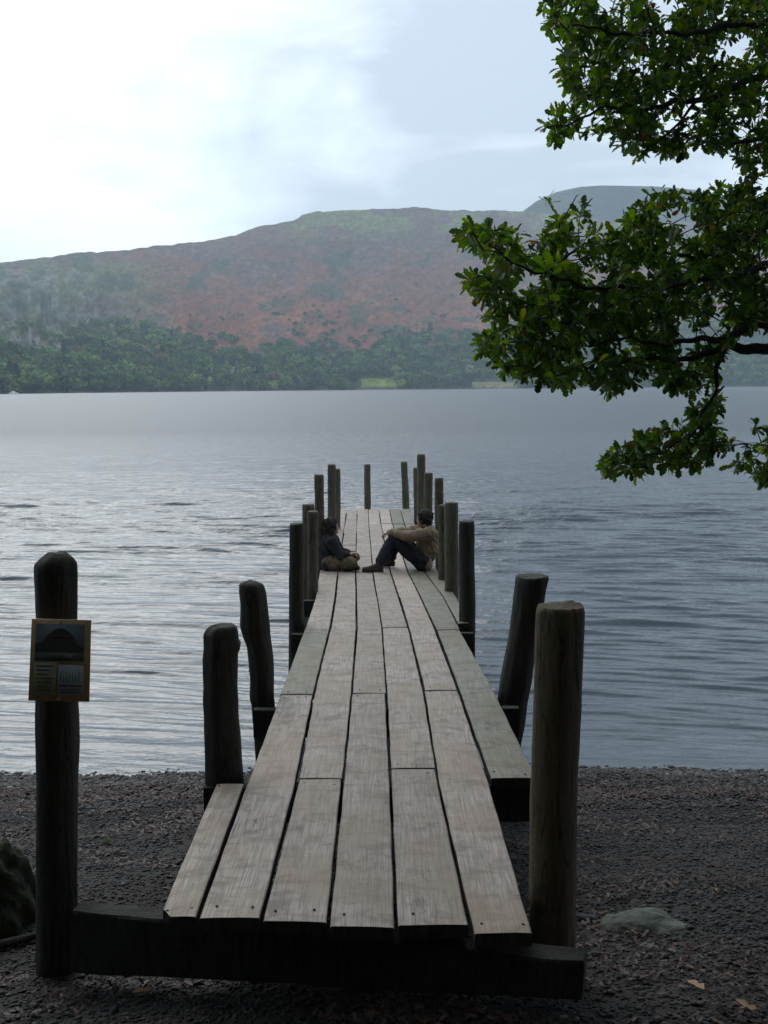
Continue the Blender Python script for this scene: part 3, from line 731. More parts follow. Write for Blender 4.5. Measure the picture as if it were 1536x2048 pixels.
# ------------------------------------------------------------------ far shore
def az(px): # tan of azimuth for a photo column at the horizon
    q = ray(px, 776); return q[0]/q[1]
def tane(px, py):
    q = ray(px, py); return q[2]/math.hypot(q[0], q[1])
RG = [(-900, 600), (-400, 560), (0, 528), (60, 521), (110, 515), (160, 506), (240, 503), (330, 492), (420, 483), (480, 470), (505, 459), (520, 455), (560, 448), (600, 439), (612, 430), (625, 425), (680, 421), (760, 418), (850, 414), (885, 419), (920, 420), (1000, 421), (1040, 424), (1100, 428), (1200, 440), (1536, 452), (1900, 500), (2500, 560)]
SH = [(-900, 700), (0, 880), (400, 1150), (768, 1380), (1100, 1600), (1536, 1900), (2500, 2300)]
rgx = np.array([p[0] for p in RG]); rgt = np.array([tane(*p) for p in RG])
def terrain(u, t):
    """u photo column (a bearing), t 0 at the shore .. 1 at the ridge, beyond 1 the back slope"""
    a = az_v(u); e = np.interp(u, rgx, rgt)+.0022*(fbm(u/16., u*0+1, 4, 7)-.5); ds = np.interp(u, [p[0] for p in SH], [p[1] for p in SH])
    ds = ds + 40*(fbm(u/60., u*0+3, 3, 3)-.5)
    dr = ds+1350
    d = ds+(dr-ds)*t
    pr = np.where(t < 1, .80*np.clip(t, 0, 1)**.95+.20*np.clip(t, 0, 1)**2.2, 1-(t-1)*.6)
    hh = d*0+e*dr*1.0*pr
    hh = np.where(t <= 1, d*e*pr + 0.0, dr*e*(1-(t-1)*1.2)) + H*sm(0, .3, t)
    env = sm(0.02, .25, t)*sm(1.02, .80, t)
    k = 1/140.
    rid = 1-np.abs(2*fbm(u/90.+.8*t, t*4.0, 4, 31)-1)
    hh = hh+env*(46*(rid-.6)+26*(fbm(u/26., t*16, 4, 41)-.5)) + .7*(fbm(u/10., t*30, 3, 51)-.5)*sm(0, .02, t)
    crag = sm(330, 200, u)*sm(.25, .4, t)*sm(.9, .7, t)
    hh = hh+crag*60*(fbm(u/14., t*9, 4, 61)-.5)
    hh = np.where(t < .012, .15+hh*.2, hh)
    ca = 1/np.sqrt(1+a*a)
    return d*ca*a, d*ca, hh
def az_v(u): 
    q0 = (u-CX)/F
    return (rt[0]*q0)/(fwd[1]+q0*rt[1]*1.0 - (776-CY)/F*up[1])
uu = np.concatenate([np.linspace(-900, -20, 70)[:-1], np.linspace(-20, 1556, 620)[:-1], np.linspace(1556, 2500, 70)])
tt = np.concatenate([np.linspace(0, .05, 14)[:-1], np.linspace(.05, 1.0, 230)[:-1], np.linspace(1.0, 1.3, 12)])
U, T = np.meshgrid(uu, tt)
TX, TY, TZ = terrain(U, T)
TZ[0] = -3
# photo row each point shows at, used only to think about which vegetation grows where
def rowof(x, y, z):
    d0 = x*fwd[0]+y*fwd[1]+(z-H)*fwd[2]; v = (x*up[0]+y*up[1]+(z-H)*up[2])/d0
    return CY-v*F
RW = rowof(TX, TY, TZ)
n1 = fbm(U/45., RW/22., 5, 71); n2 = fbm(U/12., RW/6., 4, 72); n3 = fbm(U/110., RW/60., 3, 73); n4 = fbm(U/5., RW/3., 3, 74)
def C3(*a): return np.array(a)[None, None, :]
heath = C3(.15, .095, .085); brack = C3(.30, .11, .055); grass = C3(.20, .22, .08); crag = C3(.13, .14, .125); dark = C3(.035, .05, .03); scree = C3(.27, .26, .23)
colr = heath*np.ones(U.shape+(1,))
def blend(c, w, k): return c*(1-w[..., None])+k*w[..., None]
colr = blend(colr, sm(.45, .6, n1)*.7, C3(.12, .105, .07))
colr = blend(colr, sm(500, 650, RW)*sm(230, 420, U)*(sm(.28, .46, n1*.6+n3*.4)), brack)
colr = blend(colr, sm(430, 530, RW)*sm(120, 320, U)*sm(.36, .54, n3)*.75, C3(.26, .10, .06))
colr = blend(colr, sm(490, 440, RW)*sm(.40, .55, n1)*.8, grass)
colr = blend(colr, sm(400, 220, U)*sm(505, 540, RW)*.85*sm(.3, .5, n1*.5+n3*.5), grass*.8)
colr = blend(colr, sm(300, 130, U)*sm(525, 560, RW)*sm(.46, .60, n2)*.9, crag*1.6)
colr = blend(colr, sm(330, 160, U)*sm(620, 650, RW)*sm(.46, .58, n2), scree)
colr = blend(colr, sm(.56, .66, n1)*sm(470, 520, RW)*.75, dark*1.6)
colr = blend(colr, sm(.58, .66, n4)*sm(.45, .6, n3)*.8*sm(450, 520, RW), dark)
colr = blend(colr, sm(690, 720, RW), C3(.06, .08, .03))
mead = (U > 725)*(U < 795)*(RW > 757)*(RW < 774)*1.0
colr = blend(colr, mead, C3(.20, .27, .055))
mead2 = (U > 945)*(U < 1040)*(RW > 764)*(RW < 774)*1.0
colr = blend(colr, mead2, C3(.26, .25, .12))
colr = blend(colr, (T < .012)*1.0, C3(.17, .13, .11))
colr = colr*(.45+1.1*n4)[..., None]*(.7+.6*n2)[..., None]
M_HILL, nt, b = mat('fell_side'); o_ = tc(nt)
cc = mix(nt, .55, attr(nt), ramp(nt, noise(nt, o_, .05, 8, .7), [(.3, .55), (.7, 1.55)]), 'MULTIPLY')
nt.links.new(cc, b.inputs['Base Color']); b.inputs['Roughness'].default_value = 1; b.inputs['Specular IOR Level'].default_value = .1
bump(nt, b, noise(nt, o_, .03, 8, .7), 1, 14)
tag(mk('hills', np.stack([TX.ravel(), TY.ravel(), TZ.ravel()], 1), grid_faces(len(tt), len(uu)), M_HILL, col=colr.reshape(-1, 3), centre=False), kind='structure')
# farther mountain
MR = [(700, 560), (900, 470), (1000, 450), (1040, 426), (1070, 403), (1110, 384), (1155, 374), (1200, 371), (1250, 372), (1300, 373), (1340, 376), (1380, 380), (1440, 392), (1536, 410), (1800, 450), (2300, 540)]
uu2 = np.linspace(700, 2300, 260); t2 = np.concatenate([np.linspace(0, 1, 70), np.linspace(1.02, 1.5, 10)])
U2, T2 = np.meshgrid(uu2, t2); a2 = az_v(U2); e2 = np.interp(U2, [p[0] for p in MR], [tane(*p) for p in MR])
d2 = 2750+600*T2; hz = np.where(T2 <= 1, d2*e2*(.25+.75*np.clip(T2, 0, 1)**1.3), 3350*e2*(1-(T2-1)))+H
hz = hz+40*(fbm(U2/70, T2*5, 4, 5)-.5)*sm(1.0, .85, T2)
hz[0] = 0
ca = 1/np.sqrt(1+a2*a2)
cm = np.ones(U2.shape+(3,))*np.array([.085, .09, .075])*(.6+.8*fbm(U2/40, T2*12, 4, 6))[..., None]
tag(mk('mountain', np.stack([(d2*ca*a2).ravel(), (d2*ca).ravel(), hz.ravel()], 1), grid_faces(len(t2), len(uu2)), M_HILL, col=cm.reshape(-1, 3), centre=False), kind='structure')

# woods on the far shore
def tree_template(r, n=170, conifer=False):
    V = []; Fc = []
    if conifer:
        z = r.uniform(.05, 1, n); ra = (1-z)*.26+.02; th = r.uniform(0, 6.28, n); q = np.sqrt(r.uniform(.3, 1, n))
        c = np.stack([ra*q*np.cos(th), ra*q*np.sin(th), z], 1); s = .09
    else:
        lob = np.stack([r.normal(0, .22, 9), r.normal(0, .22, 9), r.uniform(.35, .82, 9)], 1); lr = r.uniform(.16, .28, 9)
        k = r.integers(0, 9, n); v = r.normal(0, 1, (n, 3)); v /= np.linalg.norm(v, axis=1)[:, None]
        c = lob[k]+v*lr[k][:, None]*r.uniform(.75, 1.05, (n, 1)); s = .115
    for p in c:
        a = r.normal(0, 1, 3); a /= np.linalg.norm(a); b = np.cross(a, r.normal(0, 1, 3)); b /= np.linalg.norm(b)
        i = len(V); V += [p-a*s, p+b*s*.8, p+a*s, p-b*s*.8]; Fc.append((i, i+1, i+2, i+3))
    if True:
        i = len(V); V += [(-.02, 0, 0), (.02, 0, 0), (.015, 0, .5), (-.015, 0, .5)]; Fc.append((i, i+1, i+2, i+3))
    return np.array(V), np.array(Fc)
M_WOOD, nt, b = mat('distant_leaves'); nt.links.new(attr(nt), b.inputs['Base Color']); b.inputs['Roughness'].default_value = .9; b.inputs['Specular IOR Level'].default_value = .1
r3 = np.random.default_rng(3); TT = [tree_template(r3) for _ in range(6)]+[tree_template(r3, 150, True) for _ in range(2)]
TLx = [-900, 0, 120, 165, 215, 290, 330, 420, 500, 560, 640, 740, 800, 860, 960, 1200, 1536, 2500]
TLy = [18+q for q in [700, 692, 700, 655, 620, 640, 668, 690, 692, 682, 690, 692, 672, 662, 652, 640, 640, 640]]
def sample_wood(n):
    u = r3.uniform(-60, 1600, n); t = r3.uniform(.006, .52, n)**1.0; x, y, z = terrain(u, t); rw = rowof(x, y, z)
    tl = np.interp(u, TLx, TLy)+(fbm(u/30., u*0, 3, 8)-.5)*85
    dens = sm(-8, 10, rw-tl)*(.55+.45*(fbm(u/22., rw/9., 3, 9) > .42))
    # thinning patches of bracken between the trees, crags left
    dens = dens*np.where((u < 330) & (rw < 715), .25+.75*(fbm(u/25., rw/12., 3, 12) > .5), 1)
    spr = (fbm(u/30., rw/14., 3, 13) > .60)*(rw > 560)*(rw < tl)*.5+.012*(rw > 520); dens = np.maximum(dens, spr)
    dens = np.where((u > 718) & (u < 800) & (rw > 752), 0, dens); dens = np.where((u > 940) & (u < 1045) & (rw > 760), .0, dens)
    for (hx, hy) in ((420, 748), (467, 743), (717, 742)): dens = np.where((np.abs(u-hx) < 10) & (rw > hy-1) & (rw < hy+40), 0, dens)
    k = r3.uniform(0, 1, n) < dens
    return u[k], t[k], x[k], y[k], z[k], rw[k]
u, t, x, y, z, rw = sample_wood(8200)
ord_ = len(u); VV = []; FF = []; CC = []; nb = 0
pal = np.array([(.08, .14, .045), (.105, .17, .045), (.055, .10, .045), (.20, .26, .05), (.24, .19, .07), (.04, .07, .045)])
kind = np.where(r3.uniform(0, 1, ord_) < .02, r3.integers(6, 8, ord_), r3.integers(0, 6, ord_))
pc = pal[np.where(kind >= 6, 5, r3.choice(6, ord_, p=[.3, .28, .2, .11, .03, .08]))]*r3.uniform(.55, 1.35, (ord_, 1))*(.6+.9*fbm(u/14., rw/8., 3, 99))[:, None]
hts = np.where(kind >= 6, r3.uniform(15, 24, ord_), r3.uniform(9, 17, ord_))*np.where(rw < 650, .6, 1)*np.where(rw < np.interp(u, TLx, TLy)-5, .6, 1)
for k in range(8):
    m_ = kind == k; n = m_.sum()
    if n == 0: continue
    hk = hts[m_]; wk = hk*r3.uniform(.9, 1.4, n) if k < 6 else hk
    V, Fc, c = scatter(TT[k][0], TT[k][1], np.stack([x[m_], y[m_], z[m_]-.5], 1), rand_rot(n, .03, r3), np.stack([wk, wk, hk], 1), pc[m_])
    VV.append(V); FF.append(Fc+nb); CC.append(c); nb += len(V)
tag(mk('distant_wood', np.concatenate(VV), np.concatenate(FF), M_WOOD, col=np.concatenate(CC), smooth=False, centre=False), 'mixed green wood covering the foot of the fell across the lake', 'wood', kind='stuff')
# trees that stand out on the far shore
def find_t(u, row):
    ts = np.linspace(.004, .9, 600); x, y, z = terrain(np.full(600, float(u)), ts); rr = rowof(x, y, z); i = int(np.argmin(np.abs(rr-row)))
    return np.array([x[i], y[i], z[i]])
def far_tree(u, row, h, col_, lab, w=1.2, seed=0):
    p = find_t(u, row); rr = np.random.default_rng(100+seed); TV, TF = tree_template(rr, 900)
    TV = TV[:-4]; TF = TF[:-1]; cen = TV.reshape(-1, 4, 3).mean(1, keepdims=True); TV = ((TV.reshape(-1, 4, 3)-cen)*.5+cen).reshape(-1, 3)
    e = tag(empty('tree', p), lab, 'tree', 'trees standing out on the far shore')
    V = TV*[h*w, h*w, h]+p; mk('crown', V, TF, M_WOOD, e, smooth=False, col=np.tile(col_, (len(V), 1))*rr.uniform(.8, 1.2, (len(V), 1)))
    V, Fc = tube([p-[0, 0, 1], p+[0, 0, h*.3], p+[.2, 0, h*.6]], [.5, .4, .2], 8); mk('trunk', V, Fc, M_POST, e)
far_tree(700, 774, 22, (.035, .065, .022), 'large round dark tree on the far shore left of the green meadow', 1.5, 1)
far_tree(812, 772, 15, (.04, .07, .025), 'round bushy tree on the far shore right of the green meadow', 1.4, 2)
far_tree(594, 745, 20, (.12, .155, .03), 'bright yellow-green tree in the far wood right of the white houses', 1.2, 3)
far_tree(940, 772, 20, (.04, .075, .03), 'dark tree on the far shore just left of the pale shingle strip', 1.3, 4)
# houses across the lake
M_WH, nt, b = mat('whitewash'); b.inputs['Base Color'].default_value = (.80, .80, .78, 1)
M_SL, nt, b = mat('slate_roof'); b.inputs['Base Color'].default_value = (.10, .105, .12, 1)
M_GL, nt, b = mat('window_dark'); b.inputs['Base Color'].default_value = (.03, .035, .04, 1); b.inputs['Roughness'].default_value = .2
def bxv(x0, x1, y0, y1, z0, z1):
    V = np.array([(x, y, z) for z in (z0, z1) for y in (y0, y1) for x in (x0, x1)], float)
    return V, [(0, 2, 3, 1), (4, 5, 7, 6), (0, 1, 5, 4), (2, 6, 7, 3), (0, 4, 6, 2), (1, 3, 7, 5)]
def house(u, row, w, h, lab):
    p = find_t(u, row); d_ = 8; e = tag(empty('house', p), lab, 'house', 'white houses in the far wood')
    V, Fc = bxv(-w/2, w/2, 0, d_, -1.5, h); mk('wall', V+p, Fc, M_WH, e, smooth=False)
    rv = np.array([(-w/2-.4, -.4, h-.05), (w/2+.4, -.4, h-.05), (w/2+.4, d_+.4, h-.05), (-w/2-.4, d_+.4, h-.05), (-w/2-.4, d_/2, h+2.6), (w/2+.4, d_/2, h+2.6)])
    ro = mk('roof', rv+p, [(0, 1, 5, 4), (2, 3, 4, 5), (1, 2, 5), (3, 0, 4), (0, 3, 2, 1)], M_SL, e, smooth=False)
    V, Fc = bxv(w/2-1.4, w/2-.6, d_/2-.4, d_/2+.4, h+1.2, h+3.7); mk('chimney', V+p, Fc, M_WH, ro, smooth=False)
    for k in (-1, 1):
        V, Fc = bxv(k*w*.25-.5, k*w*.25+.5, -.05, .03, h*.5, h*.5+1.3); mk('window', V+p, Fc, M_GL, e, smooth=False)
house(420, 752, 10, 6.5, 'left one of the two small white houses in the far wood')
house(467, 748, 9, 6, 'right one of the two small white houses in the far wood')
house(716, 746, 10, 5, 'small white house in the far wood just above the green meadow')
# moored boat at the far left shore
p = find_t(28, 787); p = np.array([p[0]*.965, p[1]*.965, 0])
bt = tag(empty('boat', p), 'tiny white boat lying off the far shore at the far left', 'boat')
hv = []; 
for (xx_, w_) in ((-3.2, .7), (-1.5, 1.1), (1, 1.1), (2.6, .7), (3.8, .05)):
    hv += [(xx_, -w_, 1.1), (xx_, -w_*.6, -.2), (xx_, w_*.6, -.2), (xx_, w_, 1.1)]
hf = []
for i in range(4):
    a = i*4; hf += [(a, a+1, a+5, a+4), (a+1, a+2, a+6, a+5), (a+2, a+3, a+7, a+6), (a+3, a, a+4, a+7)]
hf += [(0, 3, 2, 1), (16, 17, 18, 19)]
mk('hull', np.array(hv)+p, hf, M_WH, bt, smooth=False)
V, Fc = bxv(-1.2, 1.2, -.8, .8, 1.05, 2.1); mk('cabin', V+p, Fc, M_WH, bt, smooth=False)

# ------------------------------------------------------------------ water
rows_y = np.concatenate([np.linspace(1680, 1100, 640)[:-1], np.linspace(1100, 840, 620), np.linspace(839.6, 786, 100)[1:], [784, 782, 780, 779, 778.2]])
colsx = np.concatenate([np.linspace(-3500, -60, 50)[:-1], np.linspace(-60, 1596, 420)[:-1], np.linspace(1596, 5000, 50)])
Yw = H*F/(rows_y-775)*.993
XW = (colsx[None]-CX)/F*Yw[:, None]; YW = np.repeat(Yw[:, None], len(colsx), 1)
dy = np.abs(np.gradient(Yw))[:, None]
def wave(x, y):
    wx_ = x; wy_ = y+.55*(fbm(x*.16+5, y*.26, 3, 202)-.5)*2
    amp = .75+.5*sm(.35, .7, fbm(x*.09, y*.12, 3, 203)); cal = .42+.58*sm(8.5, 15, y)
    z = 0
    for i, (lam, ang, A) in enumerate(((.80, 9, .0068), (.55, 13, .0085), (1.3, 6, .0025), (.42, 5, .0062), (.31, 17, .0050), (.22, 8, .0036))):
        k = 2*np.pi/lam; a = R(ang)
        ph = k*(wx_*math.sin(a)+wy_*math.cos(a))+i*1.7+3.2*fbm(x*.30+i*3, y*.5, 2, 210+i)
        ph = ph-.45*np.cos(ph); s_ = np.sin(ph); pk = 2.4*((s_+1)/2)**3-.75
        fade = sm(lam*.42, lam*.22, dy)
        ripp = .45+1.1*sm(.35, .65, fbm(x*.5+i*7, y*.9, 2, 220+i))
        z = z+A*(s_*.45+pk*.75)*fade*ripp
    return 1.25*z*(1-.5*sm(15, 38, y))*amp*cal*sm(7.4, 9.5, y)
ZW = wave(XW, YW)
M_WAT, nt, b = mat('lake_water'); o_ = tc(nt)
b.inputs['Base Color'].default_value = (.045, .068, .082, 1); b.inputs['Roughness'].default_value = .06; b.inputs['IOR'].default_value = 1.42
w1 = noise(nt, mapping(nt, o_, (.55, 1.2, 1), rot=(0, 0, R(-8))), 4.0, 5, .62, .4)
w2 = noise(nt, mapping(nt, o_, (.7, 1.3, 1), rot=(0, 0, R(-3))), 1.3, 4, .6, .3)
w3 = noise(nt, mapping(nt, o_, (.6, 1.2, 1), rot=(0, 0, R(12))), 14, 3, .6)
yd = nt.nodes.new('ShaderNodeSeparateXYZ'); nt.links.new(o_, yd.inputs[0])
far_ = nt.nodes.new('ShaderNodeMapRange'); nt.links.new(yd.outputs[1], far_.inputs[0]); far_.inputs[1].default_value = 9; far_.inputs[2].default_value = 70; far_.inputs[3].default_value = .10; far_.inputs[4].default_value = 1
n1 = bump(nt, None, math_(nt, 'MULTIPLY', w1, far_.outputs[0]), 1, .11)
n1 = bump(nt, None, math_(nt, 'MULTIPLY', w2, far_.outputs[0]), 1, .20, n1)
bump(nt, b, w3, .12, .012, n1)
fr = nt.nodes.new('ShaderNodeMapRange'); nt.links.new(yd.outputs[1], fr.inputs[0]); fr.inputs[1].default_value = 12; fr.inputs[2].default_value = 75; fr.inputs[3].default_value = .07; fr.inputs[4].default_value = .42; nt.links.new(fr.outputs[0], b.inputs['Roughness'])
tag(mk('water', np.stack([XW.ravel(), YW.ravel(), ZW.ravel()], 1), grid_faces(len(Yw), len(colsx)), M_WAT, centre=False), kind='structure')

# ------------------------------------------------------------------ people
def capsule(bm, a, b, ra, rb, seg=14):
    a = Vector(a); b = Vector(b); d = b-a; L_ = d.length
    if L_ < 1e-6: d = Vector((0, 0, 1)); 
    q = d.to_track_quat('Z', 'Y').to_matrix(); rings = []
    prof = [(-ra*math.sin(t), ra*math.cos(t)) for t in np.linspace(math.pi/2*.98, 0, 5)]+[(L_+rb*math.sin(t), rb*math.cos(t)) for t in np.linspace(0, math.pi/2*.98, 5)]
    for (h, r_) in prof:
        rings.append([bm.verts.new(a+q@Vector((r_*math.cos(2*math.pi*i/seg), r_*math.sin(2*math.pi*i/seg), h))) for i in range(seg)])
    for i in range(len(rings)-1):
        for j in range(seg): bm.faces.new((rings[i][j], rings[i][(j+1) % seg], rings[i+1][(j+1) % seg], rings[i+1][j]))
    bm.faces.new(rings[0][::-1]); bm.faces.new(rings[-1])
def ball(bm, c, s):
    m_ = Matrix.Translation(Vector(c)) @ Matrix.Diagonal((*s, 1))
    bmesh.ops.create_icosphere(bm, subdivisions=3, radius=1, matrix=m_)
def fuse(name, bm, mt, loc, voxel, parent=None, smooth_it=4, rz=0, wr=0.0):
    me = bpy.data.meshes.new(name); bm.to_mesh(me); bm.free()
    o = bpy.data.objects.new(name, me); COL.objects.link(o)
    md = o.modifiers.new('r', 'REMESH'); md.mode = 'VOXEL'; md.voxel_size = voxel; md.use_smooth_shade = True
    ms = o.modifiers.new('s', 'SMOOTH'); ms.factor = .5; ms.iterations = smooth_it
    dg = bpy.context.evaluated_depsgraph_get(); me2 = bpy.data.meshes.new_from_object(o.evaluated_get(dg))
    if wr:
        n_ = len(me2.vertices); co = np.zeros(n_*3); nm = np.zeros(n_*3); me2.vertices.foreach_get('co', co); me2.vertices.foreach_get('normal', nm); co = co.reshape(-1, 3); nm = nm.reshape(-1, 3)
        f1 = 1-np.abs(2*fbm(co[:, 0]*13+co[:, 2]*9+3, co[:, 1]*13-co[:, 2]*7, 3, 5)-1)
        co += nm*((f1-.42)*wr)[:, None]; co[:, 2] = np.maximum(co[:, 2], .003); me2.vertices.foreach_set('co', co.ravel())
    o.modifiers.clear(); o.data = me2; me2.name = name; me2.materials.clear(); me2.materials.append(mt)
    if parent is None: o.location = Vector([float(c) for c in loc])
    else: o.parent = parent
    return o
def cloth(name, rgb, rgb2=None, sc=25):
    m, nt, b = mat(name); o_ = tc(nt); rgb2 = rgb2 or tuple(x*.6 for x in rgb)
    nt.links.new(ramp(nt, noise(nt, o_, sc, 4, .6), [(.35, rgb2), (.65, rgb)]), b.inputs['Base Color']); b.inputs['Roughness'].default_value = .9
    bump(nt, b, noise(nt, o_, 22, 3, .5, .6), .5, .03); return m
M_SKIN = cloth('skin', (.42, .25, .18), (.36, .20, .14)); M_SKIN.node_tree.nodes['Principled BSDF'].inputs['Roughness'].default_value = .5
M_HAIR = cloth('dark_hair', (.022, .016, .012), sc=80); M_JACK = cloth('brown_jacket', (.27, .195, .12), (.20, .14, .085), 10); M_COLL = cloth('rust_collar', (.22, .09, .06))
M_JEAN = cloth('navy_jeans', (.012, .014, .022), (.008, .009, .014)); M_CUFF = cloth('faded_denim', (.08, .095, .11)); M_SHOE = cloth('brown_boot', (.075, .048, .036)); M_SOLE = cloth('dark_sole', (.02, .018, .016))
M_COAT = cloth('black_coat', (.016, .015, .018)); M_KHAKI = cloth('khaki_trousers', (.15, .115, .065), (.10, .075, .045), 12); M_EYE, nt, b = mat('eye_dark'); b.inputs['Base Color'].default_value = (.02, .015, .012, 1)
def hand(bm, w, d_, side, curl):
    """palm from the wrist w along d_, four unequal fingers curling down, thumb off the side"""
    w = Vector(w); d_ = Vector(d_).normalized(); s_ = Vector(side).normalized(); dn = d_.cross(s_).normalized()
    if dn.z > 0: dn = -dn
    for k in range(4):
        off = s_*(-.027+.018*k); capsule(bm, w+off*.5+d_*.01, w+off+d_*.075, .014, .012, 8)
        Lf = (.036, .042, .040, .030)[k]; p0 = w+off*1.15+d_*.08; p1 = p0+(d_*math.cos(curl)+dn*math.sin(curl))*Lf; p2 = p1+(d_*math.cos(curl*2.1)+dn*math.sin(curl*2.1))*Lf*.75
        capsule(bm, p0, p1, .0088, .0080, 8); capsule(bm, p1, p2, .0080, .0068, 8)
    t0 = w+s_*.028+d_*.02; t1 = t0+(s_*.8+d_*.9+dn*.3).normalized()*.04; capsule(bm, t0, t1, .013, .010, 8); capsule(bm, t1, t1+(d_+dn*.5).normalized()*.028, .010, .008, 8)
def head(bm, c, fx, fy=0.0, s=1.0):
    """fx, fy: unit facing direction"""
    c = Vector(c); f = Vector((fx, fy, 0)).normalized(); l = Vector((0, 0, 1)).cross(f)
    ball(bm, c, (.088*s, .078*s, .098*s)); ball(bm, c+f*.028*s+Vector((0, 0, -.05*s)), (.062*s, .055*s, .062*s))
    capsule(bm, c+f*.083*s+Vector((0, 0, .0)), c+f*.100*s+Vector((0, 0, -.030*s)), .009*s, .013*s, 8)     # nose
    capsule(bm, c+f*.078*s+l*.02*s+Vector((0, 0, -.055*s)), c+f*.078*s-l*.02*s+Vector((0, 0, -.055*s)), .009*s, .009*s, 8)   # lips
    ball(bm, c+f*.070*s+Vector((0, 0, -.085*s)), (.022*s, .022*s, .018*s))                               # chin
    for q in (-1, 1):
        ball(bm, c+l*q*.078*s+Vector((0, 0, -.01)), (.016*s, .010*s, .028*s))
        capsule(bm, c+f*.076*s+l*q*.015*s+Vector((0, 0, .022*s)), c+f*.066*s+l*q*.042*s+Vector((0, 0, .024*s)), .010*s, .009*s, 8)
def eyes(parent, c, fx, fy, s=1.0):
    c = Vector(c); f = Vector((fx, fy, 0)).normalized(); l = Vector((0, 0, 1)).cross(f)
    for q in (-1, 1):
        bm = bmesh.new(); ball(bm, c+f*.0765*s+l*q*.030*s+Vector((0, 0, .004)), (.009, .009, .007))
        me = bpy.data.meshes.new('eye'); bm.to_mesh(me); bm.free(); me.materials.append(M_EYE); o = bpy.data.objects.new('eye', me); COL.objects.link(o); o.parent = parent
# man on the right
mp = on_deck(845, 1139); mp = (mp[0], mp[1], float(dz(mp[1]))+.002)
bm = bmesh.new()
sh = {-1: ((.075, -.17, .485), (-.185, -.175, .45), (-.41, -.075, .485)), 1: ((.065, .17, .485), (-.17, .17, .46), (-.37, .03, .475))}
hc = (.022, .0, .655); mf = (-1, .45)
capsule(bm, (-.01, 0, .12), (.05, 0, .30), .092, .10); capsule(bm, (.06, 0, .30), (.065, 0, .44), .11, .12); capsule(bm, (.075, -.13, .48), (.065, .13, .48), .06, .06)
capsule(bm, (.055, 0, .50), (.030, 0, .60), .055, .050); head(bm, hc, *mf)
for k in (-1, 1):
    s_, e_, w_ = sh[k]; capsule(bm, s_, e_, .050, .040); capsule(bm, e_, w_, .040, .026)
hand(bm, (-.41, -.075, .485), (-1, .12, -.08), (0, 1, .15), .75); hand(bm, (-.37, .03, .475), (-1, -.25, .0), (0, -1, .1), .7)
legs = {-1: ((0, -.09, .11), (-.375, -.09, .405), (-.555, -.20, .10)), 1: ((0, .09, .11), (-.335, .17, .41), (-.405, .24, .10))}
for k in (-1, 1):
    a, b_, c_ = legs[k]; capsule(bm, a, b_, .078, .055); capsule(bm, b_, c_, .054, .036); capsule(bm, (c_[0], c_[1], .07), (c_[0]-.12, c_[1], .042), .032, .022)
man = tag(fuse('person', bm, M_SKIN, mp, .0052), 'person in brown jacket and dark jeans sitting knees up on the jetty', 'person')
bm = bmesh.new()
capsule(bm, (.0, 0, .105), (.065, 0, .28), .105, .135); capsule(bm, (.065, 0, .28), (.07, 0, .43), .135, .135); capsule(bm, (.08, -.13, .475), (.07, .13, .475), .078, .078)
capsule(bm, (.03, -.08, .092), (.03, .08, .092), .088, .088); capsule(bm, (.065, 0, .50), (.045, 0, .545), .085, .068)
for k in (-1, 1):
    s_, e_, w_ = sh[k]; w2_ = tuple(e_[i]+(w_[i]-e_[i])*.97 for i in range(3)); capsule(bm, s_, e_, .070, .056); capsule(bm, e_, w2_, .056, .040)
    capsule(bm, tuple(s_[i]*.6+e_[i]*.4 for i in range(3)), (s_[0]*.6+e_[0]*.4+.03, s_[1], s_[2]-.06), .05, .04)
jk = fuse('jacket', bm, M_JACK, None, .008, man, 3, wr=.040); jk['label'] = 'loose brown jacket'
bm = bmesh.new(); 
for k in range(10):
    a = 2*math.pi*k/10; b_ = 2*math.pi*(k+1)/10; capsule(bm, (.042+.062*math.cos(a), .062*math.sin(a), .562+.012*math.cos(a)), (.042+.062*math.cos(b_), .062*math.sin(b_), .562+.012*math.cos(b_)), .017, .017, 8)
fuse('collar', bm, M_COLL, None, .006, man, 2)
bm = bmesh.new()
capsule(bm, (.0, -.08, .10), (.0, .08, .10), .100, .100)
for k in (-1, 1):
    a, b_, c_ = legs[k]; c2 = tuple(b_[i]+(c_[i]-b_[i])*.86 for i in range(3)); capsule(bm, a, b_, .095, .074); capsule(bm, b_, c2, .072, .058)
fuse('trousers', bm, M_JEAN, None, .008, man, 3, wr=.035)
for k in (-1, 1):
    a, b_, c_ = legs[k]; bm = bmesh.new(); capsule(bm, tuple(b_[i]+(c_[i]-b_[i])*.80 for i in range(3)), tuple(b_[i]+(c_[i]-b_[i])*.90 for i in range(3)), .064, .064); fuse('trouser_cuff', bm, M_CUFF, None, .008, man, 2)
    bm = bmesh.new(); ty = c_[1]-.02*k; tx = -.185 if k == -1 else -.17
    capsule(bm, (c_[0], c_[1], .125), (c_[0]+.005, c_[1], .065), .046, .047); capsule(bm, (c_[0]+.015, c_[1], .046), (c_[0]+tx, ty, .034), .044, .034); capsule(bm, (c_[0]-.02, c_[1], .08), (c_[0]+tx*.6, ty, .05), .04, .034)
    for v_ in bm.verts: v_.co.z = max(v_.co.z, .004)
    so = fuse('boot', bm, M_SHOE, None, .006, man, 2)
    bm = bmesh.new(); capsule(bm, (c_[0]+.018, c_[1], .016), (c_[0]+tx-.006, ty, .016), .045, .037)
    for v_ in bm.verts: v_.co.z = .003+(v_.co.z+.02)*.24
    fuse('sole', bm, M_SOLE, None, .006, so, 1)
